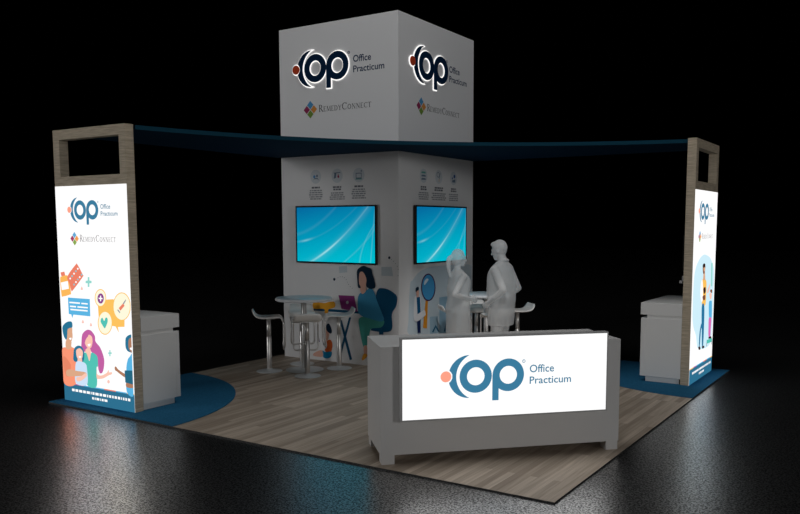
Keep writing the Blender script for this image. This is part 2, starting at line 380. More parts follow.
FIG = {
 'medicine': [
  ('coral', 0, [(0.029, 1.458), (0.101, 1.47), (0.117, 1.428), (0.045, 1.413)]),
  ('amber', 1, [(0.018, 1.389), (0.058, 1.414), (0.117, 1.428), (0.167, 1.41), (0.206, 1.24), (0.179, 1.215), (0.061, 1.19), (0.03, 1.202)]),
  ('white', 0, [(0.027, 1.344), (0.158, 1.367), (0.171, 1.281), (0.04, 1.26)]),
  ('coral', 1, [(0.155, 1.417), (0.31, 1.55), (0.342, 1.558), (0.433, 1.446), (0.432, 1.423), (0.246, 1.269), (0.214, 1.264), (0.187, 1.337)]),
  ('white', 1, [(0.188, 1.395), (0.205, 1.407), (0.22, 1.396), (0.204, 1.384)]),
  ('lblue', 1, [(0.254, 1.331), (0.27, 1.344), (0.285, 1.333), (0.269, 1.32)]),
  ('lblue', 1, [(0.225, 1.424), (0.242, 1.436), (0.257, 1.425), (0.24, 1.412)]),
  ('white', 1, [(0.29, 1.36), (0.307, 1.372), (0.322, 1.361), (0.305, 1.349)]),
  ('white', 1, [(0.262, 1.452), (0.279, 1.464), (0.294, 1.453), (0.277, 1.441)]),
  ('lblue', 1, [(0.327, 1.389), (0.343, 1.401), (0.358, 1.39), (0.342, 1.378)]),
  ('lblue', 1, [(0.299, 1.48), (0.315, 1.492), (0.33, 1.481), (0.314, 1.469)]),
  ('white', 1, [(0.363, 1.417), (0.38, 1.429), (0.394, 1.418), (0.378, 1.406)]),
  ('white', 1, [(0.335, 1.508), (0.352, 1.52), (0.367, 1.509), (0.35, 1.497)]),
  ('lblue', 1, [(0.399, 1.445), (0.416, 1.457), (0.43, 1.446), (0.414, 1.434)]),
 ],
 'speech_bubble': [
  ('sky', 0, [(0.147, 1.182), (0.539, 1.184), (0.535, 0.994), (0.233, 0.995), (0.211, 0.954), (0.195, 0.995), (0.15, 0.998)]),
  ('white', 0, [(0.173, 1.137), (0.362, 1.137), (0.361, 1.121), (0.172, 1.121)]),
  ('white', 0, [(0.387, 1.136), (0.499, 1.136), (0.498, 1.121), (0.386, 1.121)]),
  ('white', 0, [(0.179, 1.094), (0.29, 1.094), (0.289, 1.078), (0.178, 1.078)]),
  ('white', 0, [(0.316, 1.094), (0.499, 1.094), (0.498, 1.079), (0.314, 1.078)]),
  ('white', 0, [(0.186, 1.059), (0.493, 1.059), (0.492, 1.044), (0.185, 1.043)]),
 ],
 'care_bubbles': [
  ('yellow', 0, [(0.675, 1.18), (0.933, 1.202), (1.126, 1.172), (1.109, 0.919), (0.999, 0.909), (1.013, 0.848), (0.962, 0.912), (0.685, 0.924)]),
  ('yellow', 0, [(0.825, 1.21), (0.82, 1.185), (0.809, 1.161), (0.792, 1.141), (0.771, 1.124), (0.747, 1.113), (0.721, 1.108), (0.695, 1.11), (0.672, 1.119), (0.652, 1.133), (0.638, 1.152), (0.629, 1.175), (0.628, 1.2), (0.633, 1.226), (0.644, 1.25), (0.661, 1.27), (0.683, 1.287), (0.707, 1.298), (0.733, 1.302), (0.758, 1.3), (0.782, 1.291), (0.801, 1.277), (0.815, 1.258), (0.823, 1.235)]),
  ('cream', 0, [(0.813, 1.21), (0.809, 1.187), (0.799, 1.166), (0.784, 1.147), (0.766, 1.132), (0.744, 1.122), (0.721, 1.118), (0.699, 1.12), (0.679, 1.127), (0.661, 1.14), (0.649, 1.158), (0.641, 1.178), (0.64, 1.201), (0.644, 1.224), (0.654, 1.245), (0.669, 1.264), (0.688, 1.279), (0.71, 1.289), (0.733, 1.292), (0.755, 1.291), (0.775, 1.283), (0.792, 1.27), (0.805, 1.252), (0.812, 1.232)]),
  ('plum', 0, [(0.783, 1.202), (0.781, 1.188), (0.774, 1.175), (0.765, 1.163), (0.754, 1.154), (0.74, 1.147), (0.726, 1.145), (0.712, 1.146), (0.7, 1.151), (0.689, 1.159), (0.681, 1.17), (0.677, 1.183), (0.676, 1.197), (0.678, 1.211), (0.685, 1.225), (0.694, 1.237), (0.706, 1.246), (0.719, 1.252), (0.733, 1.255), (0.747, 1.254), (0.76, 1.249), (0.77, 1.24), (0.778, 1.23), (0.782, 1.217)]),
  ('white', 0, [(0.723, 1.23), (0.741, 1.231), (0.739, 1.208), (0.763, 1.207), (0.762, 1.192), (0.738, 1.193), (0.737, 1.17), (0.719, 1.169), (0.72, 1.192), (0.696, 1.192), (0.697, 1.208), (0.721, 1.207)]),
  ('yellow', 0, [(1.223, 1.14), (1.216, 1.101), (1.2, 1.064), (1.175, 1.032), (1.144, 1.006), (1.108, 0.989), (1.07, 0.981), (1.032, 0.984), (0.997, 0.997), (0.968, 1.019), (0.946, 1.049), (0.934, 1.085), (0.931, 1.124), (0.939, 1.163), (0.956, 1.201), (0.981, 1.233), (1.013, 1.259), (1.049, 1.276), (1.087, 1.282), (1.125, 1.279), (1.159, 1.266), (1.187, 1.243), (1.208, 1.214), (1.221, 1.178)]),
  ('cream', 0, [(1.212, 1.139), (1.206, 1.103), (1.19, 1.068), (1.168, 1.038), (1.139, 1.014), (1.106, 0.997), (1.07, 0.99), (1.036, 0.993), (1.004, 1.005), (0.977, 1.026), (0.957, 1.054), (0.945, 1.088), (0.943, 1.125), (0.95, 1.162), (0.965, 1.197), (0.989, 1.227), (1.018, 1.251), (1.052, 1.267), (1.087, 1.273), (1.121, 1.27), (1.153, 1.257), (1.179, 1.237), (1.198, 1.209), (1.21, 1.175)]),
  ('coral', 0, [(1.029, 1.114), (1.103, 1.167), (1.125, 1.142), (1.053, 1.086)]),
  ('grey', 0, [(1.098, 1.166), (1.146, 1.21), (1.154, 1.203), (1.114, 1.156)]),
  ('grey', 0, [(1.002, 1.091), (1.014, 1.099), (1.052, 1.071), (1.04, 1.059)]),
  ('yellow', 0, [(0.915, 0.948), (0.908, 0.915), (0.894, 0.883), (0.873, 0.855), (0.846, 0.832), (0.815, 0.817), (0.782, 0.81), (0.75, 0.812), (0.721, 0.823), (0.696, 0.842), (0.677, 0.868), (0.667, 0.898), (0.664, 0.932), (0.671, 0.966), (0.686, 0.998), (0.708, 1.026), (0.735, 1.048), (0.766, 1.063), (0.799, 1.069), (0.831, 1.067), (0.86, 1.056), (0.884, 1.037), (0.902, 1.012), (0.913, 0.981)]),
  ('cream', 0, [(0.903, 0.948), (0.897, 0.916), (0.884, 0.887), (0.865, 0.861), (0.841, 0.84), (0.813, 0.826), (0.783, 0.82), (0.754, 0.822), (0.727, 0.832), (0.705, 0.849), (0.688, 0.873), (0.678, 0.901), (0.677, 0.933), (0.683, 0.964), (0.696, 0.994), (0.716, 1.02), (0.74, 1.04), (0.769, 1.054), (0.798, 1.06), (0.827, 1.057), (0.853, 1.047), (0.875, 1.03), (0.892, 1.006), (0.901, 0.978)]),
  ('teal', 1, [(0.777, 0.96), (0.803, 0.996), (0.832, 0.994), (0.836, 0.96), (0.816, 0.921), (0.781, 0.881), (0.744, 0.912), (0.716, 0.945), (0.725, 0.979), (0.749, 0.992)]),
 ],
 'father': [
  ('orange', 1, [(0.008, 0.593), (0.078, 0.617), (0.186, 0.626), (0.245, 0.602), (0.255, 0.493), (0.235, 0.222), (0.015, 0.198), (-0.001, 0.47)]),
  ('skin2', 1, [(0.088, 0.699), (0.18, 0.695), (0.177, 0.64), (0.189, 0.619), (0.123, 0.596), (0.074, 0.614)]),
  ('skin2', 1, [(0.083, 0.831), (0.15, 0.862), (0.206, 0.849), (0.209, 0.796), (0.209, 0.742), (0.18, 0.689), (0.13, 0.68), (0.089, 0.721)]),
  ('dkblue', 1, [(0.03, 0.794), (0.034, 0.85), (0.088, 0.893), (0.154, 0.915), (0.21, 0.91), (0.213, 0.853), (0.163, 0.841), (0.125, 0.821), (0.114, 0.767), (0.095, 0.704), (0.054, 0.73)]),
  ('white', 1, [(0.147, 0.726), (0.187, 0.733), (0.182, 0.713), (0.157, 0.709)]),
  ('orange2', 1, [(0.015, 0.493), (0.052, 0.508), (0.134, 0.449), (0.152, 0.395), (0.101, 0.29), (0.051, 0.296), (0.021, 0.383)]),
 ],
 'mother': [
  ('magenta', 1, [(0.367, 0.699), (0.39, 0.788), (0.47, 0.841), (0.548, 0.838), (0.609, 0.783), (0.618, 0.724), (0.695, 0.662), (0.748, 0.56), (0.75, 0.485), (0.722, 0.404), (0.677, 0.378), (0.646, 0.422), (0.633, 0.528), (0.555, 0.585), (0.484, 0.644), (0.429, 0.596), (0.364, 0.612)]),
  ('skin', 1, [(0.434, 0.618), (0.484, 0.64), (0.524, 0.626), (0.528, 0.579), (0.561, 0.564), (0.515, 0.5), (0.443, 0.541)]),
  ('skin', 1, [(0.433, 0.759), (0.494, 0.791), (0.554, 0.774), (0.564, 0.715), (0.54, 0.659), (0.497, 0.634), (0.451, 0.658), (0.426, 0.704)]),
  ('magenta', 1, [(0.408, 0.746), (0.447, 0.801), (0.51, 0.827), (0.493, 0.778), (0.449, 0.736), (0.425, 0.691), (0.405, 0.702)]),
  ('white', 1, [(0.476, 0.682), (0.528, 0.693), (0.516, 0.666), (0.492, 0.662)]),
  ('teal', 1, [(0.368, 0.558), (0.446, 0.584), (0.495, 0.498), (0.535, 0.592), (0.603, 0.585), (0.641, 0.55), (0.641, 0.454), (0.616, 0.43), (0.603, 0.227), (0.442, 0.223), (0.386, 0.418)]),
  ('skin', 1, [(0.62, 0.43), (0.622, 0.366), (0.696, 0.358), (0.791, 0.398), (0.813, 0.425), (0.832, 0.423), (0.825, 0.405), (0.878, 0.411), (0.87, 0.389), (0.816, 0.37), (0.734, 0.332), (0.646, 0.314), (0.61, 0.328)]),
 ],
 'daughter': [
  ('dkblue', 1, [(0.211, 0.533), (0.231, 0.612), (0.294, 0.652), (0.364, 0.649), (0.406, 0.605), (0.408, 0.54), (0.391, 0.493), (0.348, 0.471), (0.242, 0.466), (0.208, 0.489)]),
  ('skin', 1, [(0.294, 0.508), (0.358, 0.514), (0.362, 0.472), (0.318, 0.446), (0.284, 0.465)]),
  ('skin', 1, [(0.273, 0.604), (0.338, 0.627), (0.384, 0.596), (0.381, 0.548), (0.357, 0.507), (0.318, 0.495), (0.281, 0.513), (0.266, 0.556)]),
  ('white', 1, [(0.31, 0.533), (0.353, 0.541), (0.344, 0.523), (0.32, 0.519)]),
  ('pale', 1, [(0.256, 0.46), (0.299, 0.48), (0.369, 0.477), (0.424, 0.465), (0.448, 0.413), (0.436, 0.231), (0.239, 0.223), (0.236, 0.381)]),
  ('skin2', 1, [(0.069, 0.347), (0.129, 0.371), (0.256, 0.366), (0.396, 0.367), (0.437, 0.353), (0.394, 0.327), (0.252, 0.304), (0.094, 0.287), (0.063, 0.309)]),
  ('skin', 1, [(0.251, 0.29), (0.34, 0.315), (0.416, 0.355), (0.442, 0.332), (0.384, 0.287), (0.301, 0.251), (0.256, 0.255)]),
 ],
 'practitioner': [
  ('dkblue', 1, [(1.12, 0.759), (1.132, 0.806), (1.178, 0.836), (1.222, 0.846), (1.253, 0.836), (1.243, 0.65), (1.218, 0.652), (1.156, 0.663), (1.123, 0.697)]),
  ('brown', 1, [(1.175, 0.784), (1.214, 0.812), (1.252, 0.811), (1.243, 0.662), (1.206, 0.659), (1.17, 0.701)]),
  ('sky', 1, [(1.119, 0.468), (1.144, 0.564), (1.177, 0.603), (1.248, 0.63), (1.238, 0.218), (1.112, 0.225)]),
  ('brown', 1, [(0.927, 0.47), (0.947, 0.481), (0.972, 0.462), (0.99, 0.451), (1.06, 0.425), (1.097, 0.412), (1.102, 0.379), (1.051, 0.39), (0.963, 0.428), (0.932, 0.441)]),
  ('brown', 1, [(1.118, 0.326), (1.238, 0.331), (1.238, 0.281), (1.115, 0.275)]),
  ('dkteal', 0, [(1.09, 0.453), (1.242, 0.464), (1.24, 0.314), (1.095, 0.324)]),
  ('white', 1, [(1.193, 0.703), (1.233, 0.707), (1.229, 0.682), (1.201, 0.683)]),
 ],
 'crosses': [
  ('ltteal', 0, [(0.843, 0.649), (0.863, 0.65), (0.861, 0.627), (0.881, 0.627), (0.88, 0.61), (0.86, 0.608), (0.859, 0.582), (0.839, 0.581), (0.84, 0.606), (0.821, 0.604), (0.822, 0.621), (0.842, 0.625)]),
  ('ltteal', 0, [(0.524, 1.423), (0.554, 1.424), (0.552, 1.387), (0.588, 1.385), (0.587, 1.358), (0.55, 1.357), (0.547, 1.317), (0.517, 1.315), (0.519, 1.356), (0.483, 1.354), (0.484, 1.381), (0.522, 1.386)]),
  ('ltcoral', 1, [(0.391, 1.281), (0.412, 1.317), (0.431, 1.283)]),
  ('ltcoral', 1, [(0.384, 0.913), (0.406, 0.949), (0.425, 0.916)]),
  ('ltcoral', 1, [(0.525, 0.89), (0.546, 0.926), (0.565, 0.892)]),
  ('ltcoral', 1, [(0.785, 0.299), (0.81, 0.323), (0.831, 0.3), (0.807, 0.28)]),
 ],
 'blob': [
  ('paleblue', 1, [(0.54, 1.604), (0.309, 1.553), (0.109, 1.417), (0.056, 1.181), (0.058, 0.965), (0.065, 0.844), (0.133, 0.716), (0.269, 0.602), (0.326, 0.496), (0.398, 0.425), (0.701, 0.377), (1.089, 0.399), (1.159, 0.603), (1.162, 0.998), (1.158, 1.365), (0.958, 1.529), (0.747, 1.587)]),
 ],
 'shopper': [
  ('yellow', 1, [(0.478, 1.263), (0.546, 1.296), (0.666, 1.284), (0.739, 1.234), (0.741, 1.082), (0.719, 0.952), (0.534, 0.968), (0.52, 1.124)]),
  ('skin2', 0, [(0.553, 1.39), (0.628, 1.387), (0.667, 1.274), (0.538, 1.282)]),
  ('white', 1, [(0.437, 1.253), (0.506, 1.286), (0.555, 1.171), (0.557, 1.021), (0.473, 1.023), (0.415, 1.131)]),
  ('brown2', 1, [(0.499, 1.46), (0.547, 1.49), (0.624, 1.477), (0.643, 1.426), (0.609, 1.372), (0.547, 1.361), (0.508, 1.402)]),
  ('skin2', 1, [(0.544, 1.445), (0.619, 1.442), (0.635, 1.406), (0.595, 1.388), (0.55, 1.405)]),
  ('dkbrown', 1, [(0.49, 1.453), (0.507, 1.482), (0.568, 1.494), (0.635, 1.476), (0.618, 1.447), (0.545, 1.44)]),
  ('blue', 1, [(0.523, 0.956), (0.645, 0.956), (0.681, 0.765), (0.67, 0.422), (0.604, 0.431), (0.566, 0.613), (0.537, 0.729)]),
  ('blue', 1, [(0.537, 0.729), (0.604, 0.71), (0.527, 0.655), (0.507, 0.582), (0.481, 0.447), (0.433, 0.453), (0.441, 0.602), (0.481, 0.685)]),
  ('dkbrown', 1, [(0.404, 0.439), (0.488, 0.433), (0.525, 0.397), (0.441, 0.397)]),
  ('dkbrown', 1, [(0.606, 0.418), (0.704, 0.416), (0.74, 0.39), (0.632, 0.389)]),
  ('dkbrown', 1, [(0.566, 1.17), (0.671, 1.183), (0.702, 1.123), (0.609, 1.102)]),
  ('brown2', 1, [(0.539, 1.072), (0.676, 1.082), (0.686, 1.023), (0.578, 1.024)]),
 ],
 'patient': [
  ('sky', 1, [(0.923, 0.973), (1.03, 0.978), (1.087, 0.947), (1.099, 0.736), (0.96, 0.75), (0.915, 0.884)]),
  ('skin', 1, [(0.92, 1.074), (0.985, 1.09), (1.058, 1.064), (1.045, 1.007), (0.965, 1.009)]),
  ('skin', 1, [(0.78, 1.117), (0.91, 1.203), (0.946, 1.191), (0.85, 1.095)]),
  ('brown2', 1, [(0.947, 1.118), (1.001, 1.133), (1.073, 1.115), (1.067, 1.079), (0.985, 1.095)]),
  ('pink', 1, [(0.937, 0.752), (1.087, 0.737), (1.074, 0.607), (1.058, 0.497), (0.954, 0.51), (0.933, 0.636)]),
  ('dkbrown', 1, [(0.935, 0.486), (1.023, 0.5), (1.118, 0.486), (1.11, 0.461)]),
  ('teal', 0, [(0.859, 0.473), (1.168, 0.462), (1.177, 0.41), (0.856, 0.422)]),
  ('grey', 0, [(0.842, 0.439), (0.876, 0.435), (0.884, 0.384), (0.85, 0.389)]),
  ('grey', 0, [(1.14, 0.423), (1.175, 0.418), (1.171, 0.373), (1.136, 0.378)]),
  ('ltteal', 0, [(0.955, 1.478), (1.033, 1.485), (1.063, 1.175), (0.984, 1.167)]),
 ],
 'seated_woman': [
  ('chair', 1, [(1.746, 1.087), (1.801, 1.112), (1.911, 1.101), (2.019, 1.051), (2.069, 0.996), (2.05, 0.876), (1.98, 0.759), (1.963, 0.528), (1.654, 0.505), (1.646, 0.544), (1.798, 0.575), (1.823, 0.7), (1.76, 0.86), (1.713, 0.988)]),
  ('chair', 0, [(1.762, 0.52), (1.837, 0.525), (1.837, 0.466), (1.762, 0.46)]),
  ('trouser', 1, [(1.411, 0.641), (1.477, 0.692), (1.651, 0.709), (1.838, 0.669), (1.838, 0.603), (1.782, 0.56), (1.638, 0.537), (1.605, 0.488), (1.547, 0.272), (1.49, 0.267), (1.434, 0.476)]),
  ('skin_d', 1, [(1.498, 0.274), (1.555, 0.279), (1.554, 0.166), (1.505, 0.154)]),
  ('gold', 1, [(1.497, 0.167), (1.558, 0.159), (1.546, 0.125), (1.488, 0.076), (1.46, 0.083)]),
  ('blouse', 1, [(1.402, 0.956), (1.455, 1.034), (1.553, 1.072), (1.618, 1.107), (1.682, 1.058), (1.737, 0.924), (1.823, 0.749), (1.846, 0.676), (1.783, 0.646), (1.591, 0.679), (1.469, 0.704), (1.404, 0.767)]),
  ('skin_d', 1, [(1.44, 1.139), (1.522, 1.175), (1.545, 1.071), (1.488, 1.016), (1.451, 1.047)]),
  ('skin_d', 1, [(1.409, 1.336), (1.499, 1.371), (1.555, 1.242), (1.546, 1.137), (1.489, 1.089), (1.424, 1.132), (1.404, 1.237)]),
  ('hair', 1, [(1.392, 1.253), (1.393, 1.342), (1.442, 1.389), (1.507, 1.414), (1.556, 1.399), (1.636, 1.375), (1.659, 1.311), (1.691, 1.215), (1.706, 1.124), (1.642, 1.095), (1.578, 1.106), (1.546, 1.144), (1.554, 1.226), (1.515, 1.306), (1.474, 1.331), (1.433, 1.303), (1.424, 1.172), (1.456, 1.107), (1.407, 1.111)]),
 ],
 'desk_scene': [
  ('desk', 0, [(0.561, 0.77), (1.755, 0.769), (1.754, 0.735), (0.56, 0.73)]),
  ('desk', 0, [(1.237, 0.67), (1.275, 0.672), (1.096, 0.139), (1.062, 0.156)]),
  ('desk', 0, [(1.068, 0.612), (1.106, 0.621), (1.285, 0.067), (1.243, 0.05)]),
  ('laptop', 0, [(1.051, 0.979), (1.332, 0.982), (1.387, 0.759), (1.104, 0.783)]),
  ('lgrey', 0, [(1.235, 0.884), (1.232, 0.872), (1.223, 0.863), (1.21, 0.859), (1.197, 0.862), (1.188, 0.87), (1.185, 0.881), (1.189, 0.893), (1.198, 0.902), (1.211, 0.906), (1.223, 0.904), (1.232, 0.896)]),
  ('gold2', 1, [(0.577, 0.836), (0.619, 0.858), (0.793, 0.851), (0.87, 0.871), (0.975, 0.877), (0.984, 0.806), (0.903, 0.774), (0.863, 0.759), (0.852, 0.711), (0.791, 0.707), (0.782, 0.763), (0.587, 0.759)]),
 ],
 'sitting_child': [
  ('skin_d', 1, [(0.808, 0.488), (0.849, 0.503), (0.868, 0.392), (0.826, 0.289), (0.795, 0.306), (0.807, 0.428)]),
  ('orange_d', 1, [(0.826, 0.289), (0.887, 0.321), (0.927, 0.256), (0.905, 0.154), (0.854, 0.102), (0.783, 0.16), (0.825, 0.22)]),
  ('shorts', 1, [(0.742, 0.148), (0.793, 0.129), (0.905, 0.146), (0.904, 0.082), (0.842, 0.04), (0.751, 0.052)]),
  ('skin_d', 1, [(0.732, 0.148), (0.74, 0.059), (0.585, 0.053), (0.565, 0.084), (0.649, 0.132)]),
  ('hair', 1, [(0.819, 0.529), (0.86, 0.556), (0.9, 0.514), (0.919, 0.444), (0.898, 0.41), (0.848, 0.431), (0.818, 0.469)]),
  ('plumd', 0, [(0.642, 0.327), (0.673, 0.337), (0.692, 0.274), (0.661, 0.263)]),
 ],
 'dotted_trails': [
  ('hair', 0, [(0.995, 1.205), (0.992, 1.195), (0.984, 1.187), (0.973, 1.184), (0.963, 1.186), (0.955, 1.193), (0.952, 1.203), (0.955, 1.214), (0.963, 1.221), (0.974, 1.224), (0.984, 1.222), (0.992, 1.215)]),
  ('hair', 0, [(1.955, 1.535), (1.953, 1.526), (1.946, 1.518), (1.936, 1.516), (1.926, 1.518), (1.919, 1.525), (1.917, 1.534), (1.919, 1.544), (1.926, 1.551), (1.936, 1.554), (1.946, 1.552), (1.953, 1.545)]),
  ('dgrey', 0, [(1.047, 1.23), (1.046, 1.226), (1.042, 1.225), (1.038, 1.226), (1.036, 1.23), (1.038, 1.234), (1.042, 1.235), (1.046, 1.234)]),
  ('dgrey', 0, [(1.09, 1.245), (1.088, 1.241), (1.084, 1.24), (1.08, 1.241), (1.079, 1.245), (1.08, 1.249), (1.084, 1.25), (1.088, 1.249)]),
  ('dgrey', 0, [(1.128, 1.247), (1.126, 1.243), (1.122, 1.241), (1.118, 1.242), (1.117, 1.246), (1.118, 1.25), (1.122, 1.252), (1.126, 1.25)]),
  ('dgrey', 0, [(1.165, 1.235), (1.164, 1.231), (1.16, 1.229), (1.156, 1.23), (1.154, 1.234), (1.156, 1.238), (1.16, 1.24), (1.164, 1.238)]),
  ('dgrey', 0, [(1.198, 1.209), (1.197, 1.205), (1.193, 1.204), (1.189, 1.205), (1.188, 1.209), (1.189, 1.213), (1.193, 1.214), (1.197, 1.213)]),
  ('dgrey', 0, [(1.219, 1.173), (1.217, 1.17), (1.213, 1.168), (1.21, 1.169), (1.208, 1.173), (1.21, 1.177), (1.214, 1.178), (1.217, 1.177)]),
  ('dgrey', 0, [(1.239, 1.141), (1.238, 1.137), (1.234, 1.135), (1.23, 1.137), (1.229, 1.14), (1.23, 1.144), (1.234, 1.146), (1.238, 1.145)]),
  ('dgrey', 0, [(1.268, 1.112), (1.267, 1.108), (1.263, 1.107), (1.259, 1.108), (1.257, 1.112), (1.259, 1.116), (1.263, 1.117), (1.267, 1.116)]),
  ('dgrey', 0, [(1.305, 1.091), (1.304, 1.087), (1.3, 1.085), (1.296, 1.086), (1.294, 1.09), (1.296, 1.094), (1.3, 1.096), (1.304, 1.094)]),
  ('dgrey', 0, [(1.98, 1.513), (1.978, 1.51), (1.975, 1.508), (1.971, 1.51), (1.97, 1.513), (1.971, 1.517), (1.975, 1.518), (1.978, 1.517)]),
  ('dgrey', 0, [(2.014, 1.489), (2.013, 1.485), (2.009, 1.484), (2.006, 1.485), (2.004, 1.489), (2.006, 1.492), (2.009, 1.494), (2.013, 1.492)]),
  ('dgrey', 0, [(2.049, 1.458), (2.047, 1.454), (2.044, 1.453), (2.04, 1.454), (2.039, 1.458), (2.04, 1.461), (2.044, 1.463), (2.047, 1.461)]),
  ('dgrey', 0, [(2.076, 1.42), (2.074, 1.417), (2.071, 1.415), (2.067, 1.417), (2.066, 1.42), (2.067, 1.424), (2.071, 1.425), (2.074, 1.424)]),
  ('dgrey', 0, [(2.091, 1.38), (2.089, 1.376), (2.086, 1.374), (2.082, 1.376), (2.081, 1.379), (2.082, 1.383), (2.086, 1.384), (2.089, 1.383)]),
  ('dgrey', 0, [(2.098, 1.335), (2.097, 1.332), (2.093, 1.33), (2.09, 1.331), (2.088, 1.335), (2.09, 1.339), (2.093, 1.34), (2.097, 1.339)]),
  ('dgrey', 0, [(2.091, 1.294), (2.089, 1.29), (2.086, 1.288), (2.082, 1.29), (2.081, 1.293), (2.082, 1.297), (2.086, 1.299), (2.089, 1.297)]),
 ],
 'picture_frames': [
  ('fgrey', 0, [(1.803, 1.406), (1.974, 1.411), (1.997, 1.284), (1.802, 1.284)]),
  ('fgrey', 0, [(1.061, 1.391), (1.208, 1.402), (1.207, 1.313), (1.068, 1.298)]),
 ],
 'soft_circle': [
  ('softblue', 1, [(2.271, 1.237), (2.226, 1.108), (2.173, 0.915), (2.149, 0.721), (2.149, 0.502), (2.278, 0.512)]),
 ],
 'backdrop': [
  ('softblue', 1, [(0.277, 1.142), (0.347, 1.214), (0.525, 1.32), (0.82, 1.374), (1.128, 1.381), (1.533, 1.373), (2.008, 1.353), (2.063, 1.221), (2.084, 0.699), (2.068, 0.264), (1.016, 0.358), (0.276, 0.445), (0.234, 0.669)]),
 ],
 'bars': [
  ('bar', 0, [(0.803, 0.651), (1.034, 0.638), (1.036, 0.384), (0.804, 0.401)]),
  ('bar2', 0, [(1.068, 0.913), (1.372, 0.91), (1.377, 0.344), (1.071, 0.38)]),
  ('zig', 0, [(0.861, 0.42), (0.965, 0.514), (1.079, 0.403), (1.039, 0.4), (0.965, 0.477), (0.9, 0.408)]),
  ('zig', 0, [(1.198, 0.39), (1.302, 0.592), (1.351, 0.58), (1.246, 0.38)]),
 ],
 'doctor': [
  ('navy', 0, [(0.439, 0.648), (0.54, 0.638), (0.54, 0.445), (0.46, 0.454)]),
  ('coat', 1, [(0.382, 0.963), (0.432, 0.982), (0.496, 0.973), (0.54, 0.941), (0.554, 0.754), (0.635, 0.766), (0.665, 0.724), (0.657, 0.681), (0.489, 0.627), (0.417, 0.623), (0.361, 0.656), (0.354, 0.772)]),
  ('dblue', 0, [(0.432, 0.963), (0.518, 0.968), (0.54, 0.735), (0.453, 0.724)]),
  ('skin_d', 1, [(0.417, 1.056), (0.482, 1.067), (0.496, 1.012), (0.482, 0.97), (0.439, 0.966), (0.425, 1.008)]),
  ('hair', 1, [(0.403, 1.065), (0.417, 1.099), (0.467, 1.111), (0.489, 1.094), (0.482, 1.063), (0.439, 1.055), (0.417, 1.037)]),
  ('coat', 1, [(0.368, 0.684), (0.489, 0.731), (0.635, 0.762), (0.665, 0.72), (0.635, 0.675), (0.489, 0.633), (0.403, 0.628)]),
 ],
 'magnifier': [
  ('handle', 0, [(0.679, 0.896), (0.746, 0.891), (0.717, 0.488), (0.606, 0.513)]),
  ('rim', 0, [(0.954, 1.071), (0.951, 1.031), (0.939, 0.994), (0.92, 0.961), (0.895, 0.932), (0.865, 0.909), (0.83, 0.893), (0.793, 0.885), (0.754, 0.884), (0.715, 0.891), (0.678, 0.905), (0.644, 0.926), (0.615, 0.953), (0.59, 0.985), (0.572, 1.021), (0.561, 1.058), (0.558, 1.097), (0.561, 1.135), (0.572, 1.171), (0.59, 1.204), (0.614, 1.233), (0.643, 1.255), (0.677, 1.272), (0.714, 1.281), (0.752, 1.283), (0.791, 1.277), (0.829, 1.264), (0.863, 1.244), (0.894, 1.217), (0.919, 1.185), (0.938, 1.149), (0.95, 1.11)]),
  ('lens', 0, [(0.927, 1.072), (0.924, 1.037), (0.914, 1.003), (0.898, 0.972), (0.876, 0.946), (0.85, 0.925), (0.82, 0.911), (0.787, 0.903), (0.754, 0.902), (0.72, 0.908), (0.688, 0.921), (0.658, 0.94), (0.633, 0.965), (0.612, 0.993), (0.596, 1.026), (0.586, 1.06), (0.583, 1.095), (0.586, 1.13), (0.596, 1.163), (0.611, 1.193), (0.632, 1.219), (0.658, 1.24), (0.687, 1.255), (0.719, 1.264), (0.753, 1.265), (0.786, 1.26), (0.819, 1.248), (0.849, 1.229), (0.875, 1.205), (0.897, 1.176), (0.914, 1.144), (0.924, 1.108)]),
  ('glint', 1, [(0.634, 1.139), (0.649, 1.181), (0.701, 1.213), (0.745, 1.207), (0.753, 1.187), (0.701, 1.154), (0.656, 1.126)]),
 ],
}
# ------------------------------------------------------------------ key measurements (metres; booth is 6.1 m square, front corner at 0,0)
S = 6.096
XT, YT, TW, TH = -3.877, 3.784, 2.093, 4.803        # tower corner, width, height
LB_W, LB_D, LB_H, LB_Z = 1.222, 0.106, 3.0187, 2.409  # lightbox tower
L_ORG, R_ORG = (-6.031, 0.160, 0), (-0.2055, 4.708, 0)
GF = -0.014                                            # hall floor level

# ------------------------------------------------------------------ setting
hall = MB().box(-45, 45, -30, 60, GF - 0.1, GF, M_conc).build('floor'); tag(hall, kind='structure')
tag(hall, 'dark glossy concrete hall floor')
ceil = MB().box(-45, 45, -30, 60, 15.0, 15.1, principled('black_ceiling', (.002, .002, .002, 1), 1.0, 0, 0)).build('ceiling'); tag(ceil, kind='structure')
plat = MB()
plat.add([(-S, 0, 0), (0, 0, 0), (0, S, 0), (-S, S, 0)], [(0, 1, 2, 3)], M_wood); plat.add([(-S, 0, 0), (0, 0, 0), (0, S, 0), (-S, S, 0), (-S, 0, GF), (0, 0, GF), (0, S, GF), (-S, S, GF)], [(0, 1, 5, 4), (1, 2, 6, 5), (2, 3, 7, 6), (3, 0, 4, 7), (4, 5, 6, 7)], M_dark)
plat = plat.build('trim_1'); plat.name = 'wood_floor'; tag(plat, 'raised wood plank booth floor', kind='structure')

def carpet(name, cx, cy, a0, label):
    b = MB(); arc = circ(cx, cy, 2.05, 56, a0=a0, a1=a0 + pi / 2)
    b.prism([(cx, cy)] + arc, 'z', 0.0005, 0.009, M_carpet)
    o = b.build(name)
    ox, oy = cx, cy
    o.data.transform(Matrix.Translation((-ox, -oy, 0))); o.location = (ox, oy, 0)
    return tag(o, label, 'carpet', 'quarter-round carpets')
carpet('carpet', -S + 0.002, 0.002, 0.0, 'blue quarter-round carpet under the wide lightbox tower on the left')
carpet('carpet', -0.002, S - 0.002, pi, 'blue quarter-round carpet under the narrow-looking lightbox tower on the right')

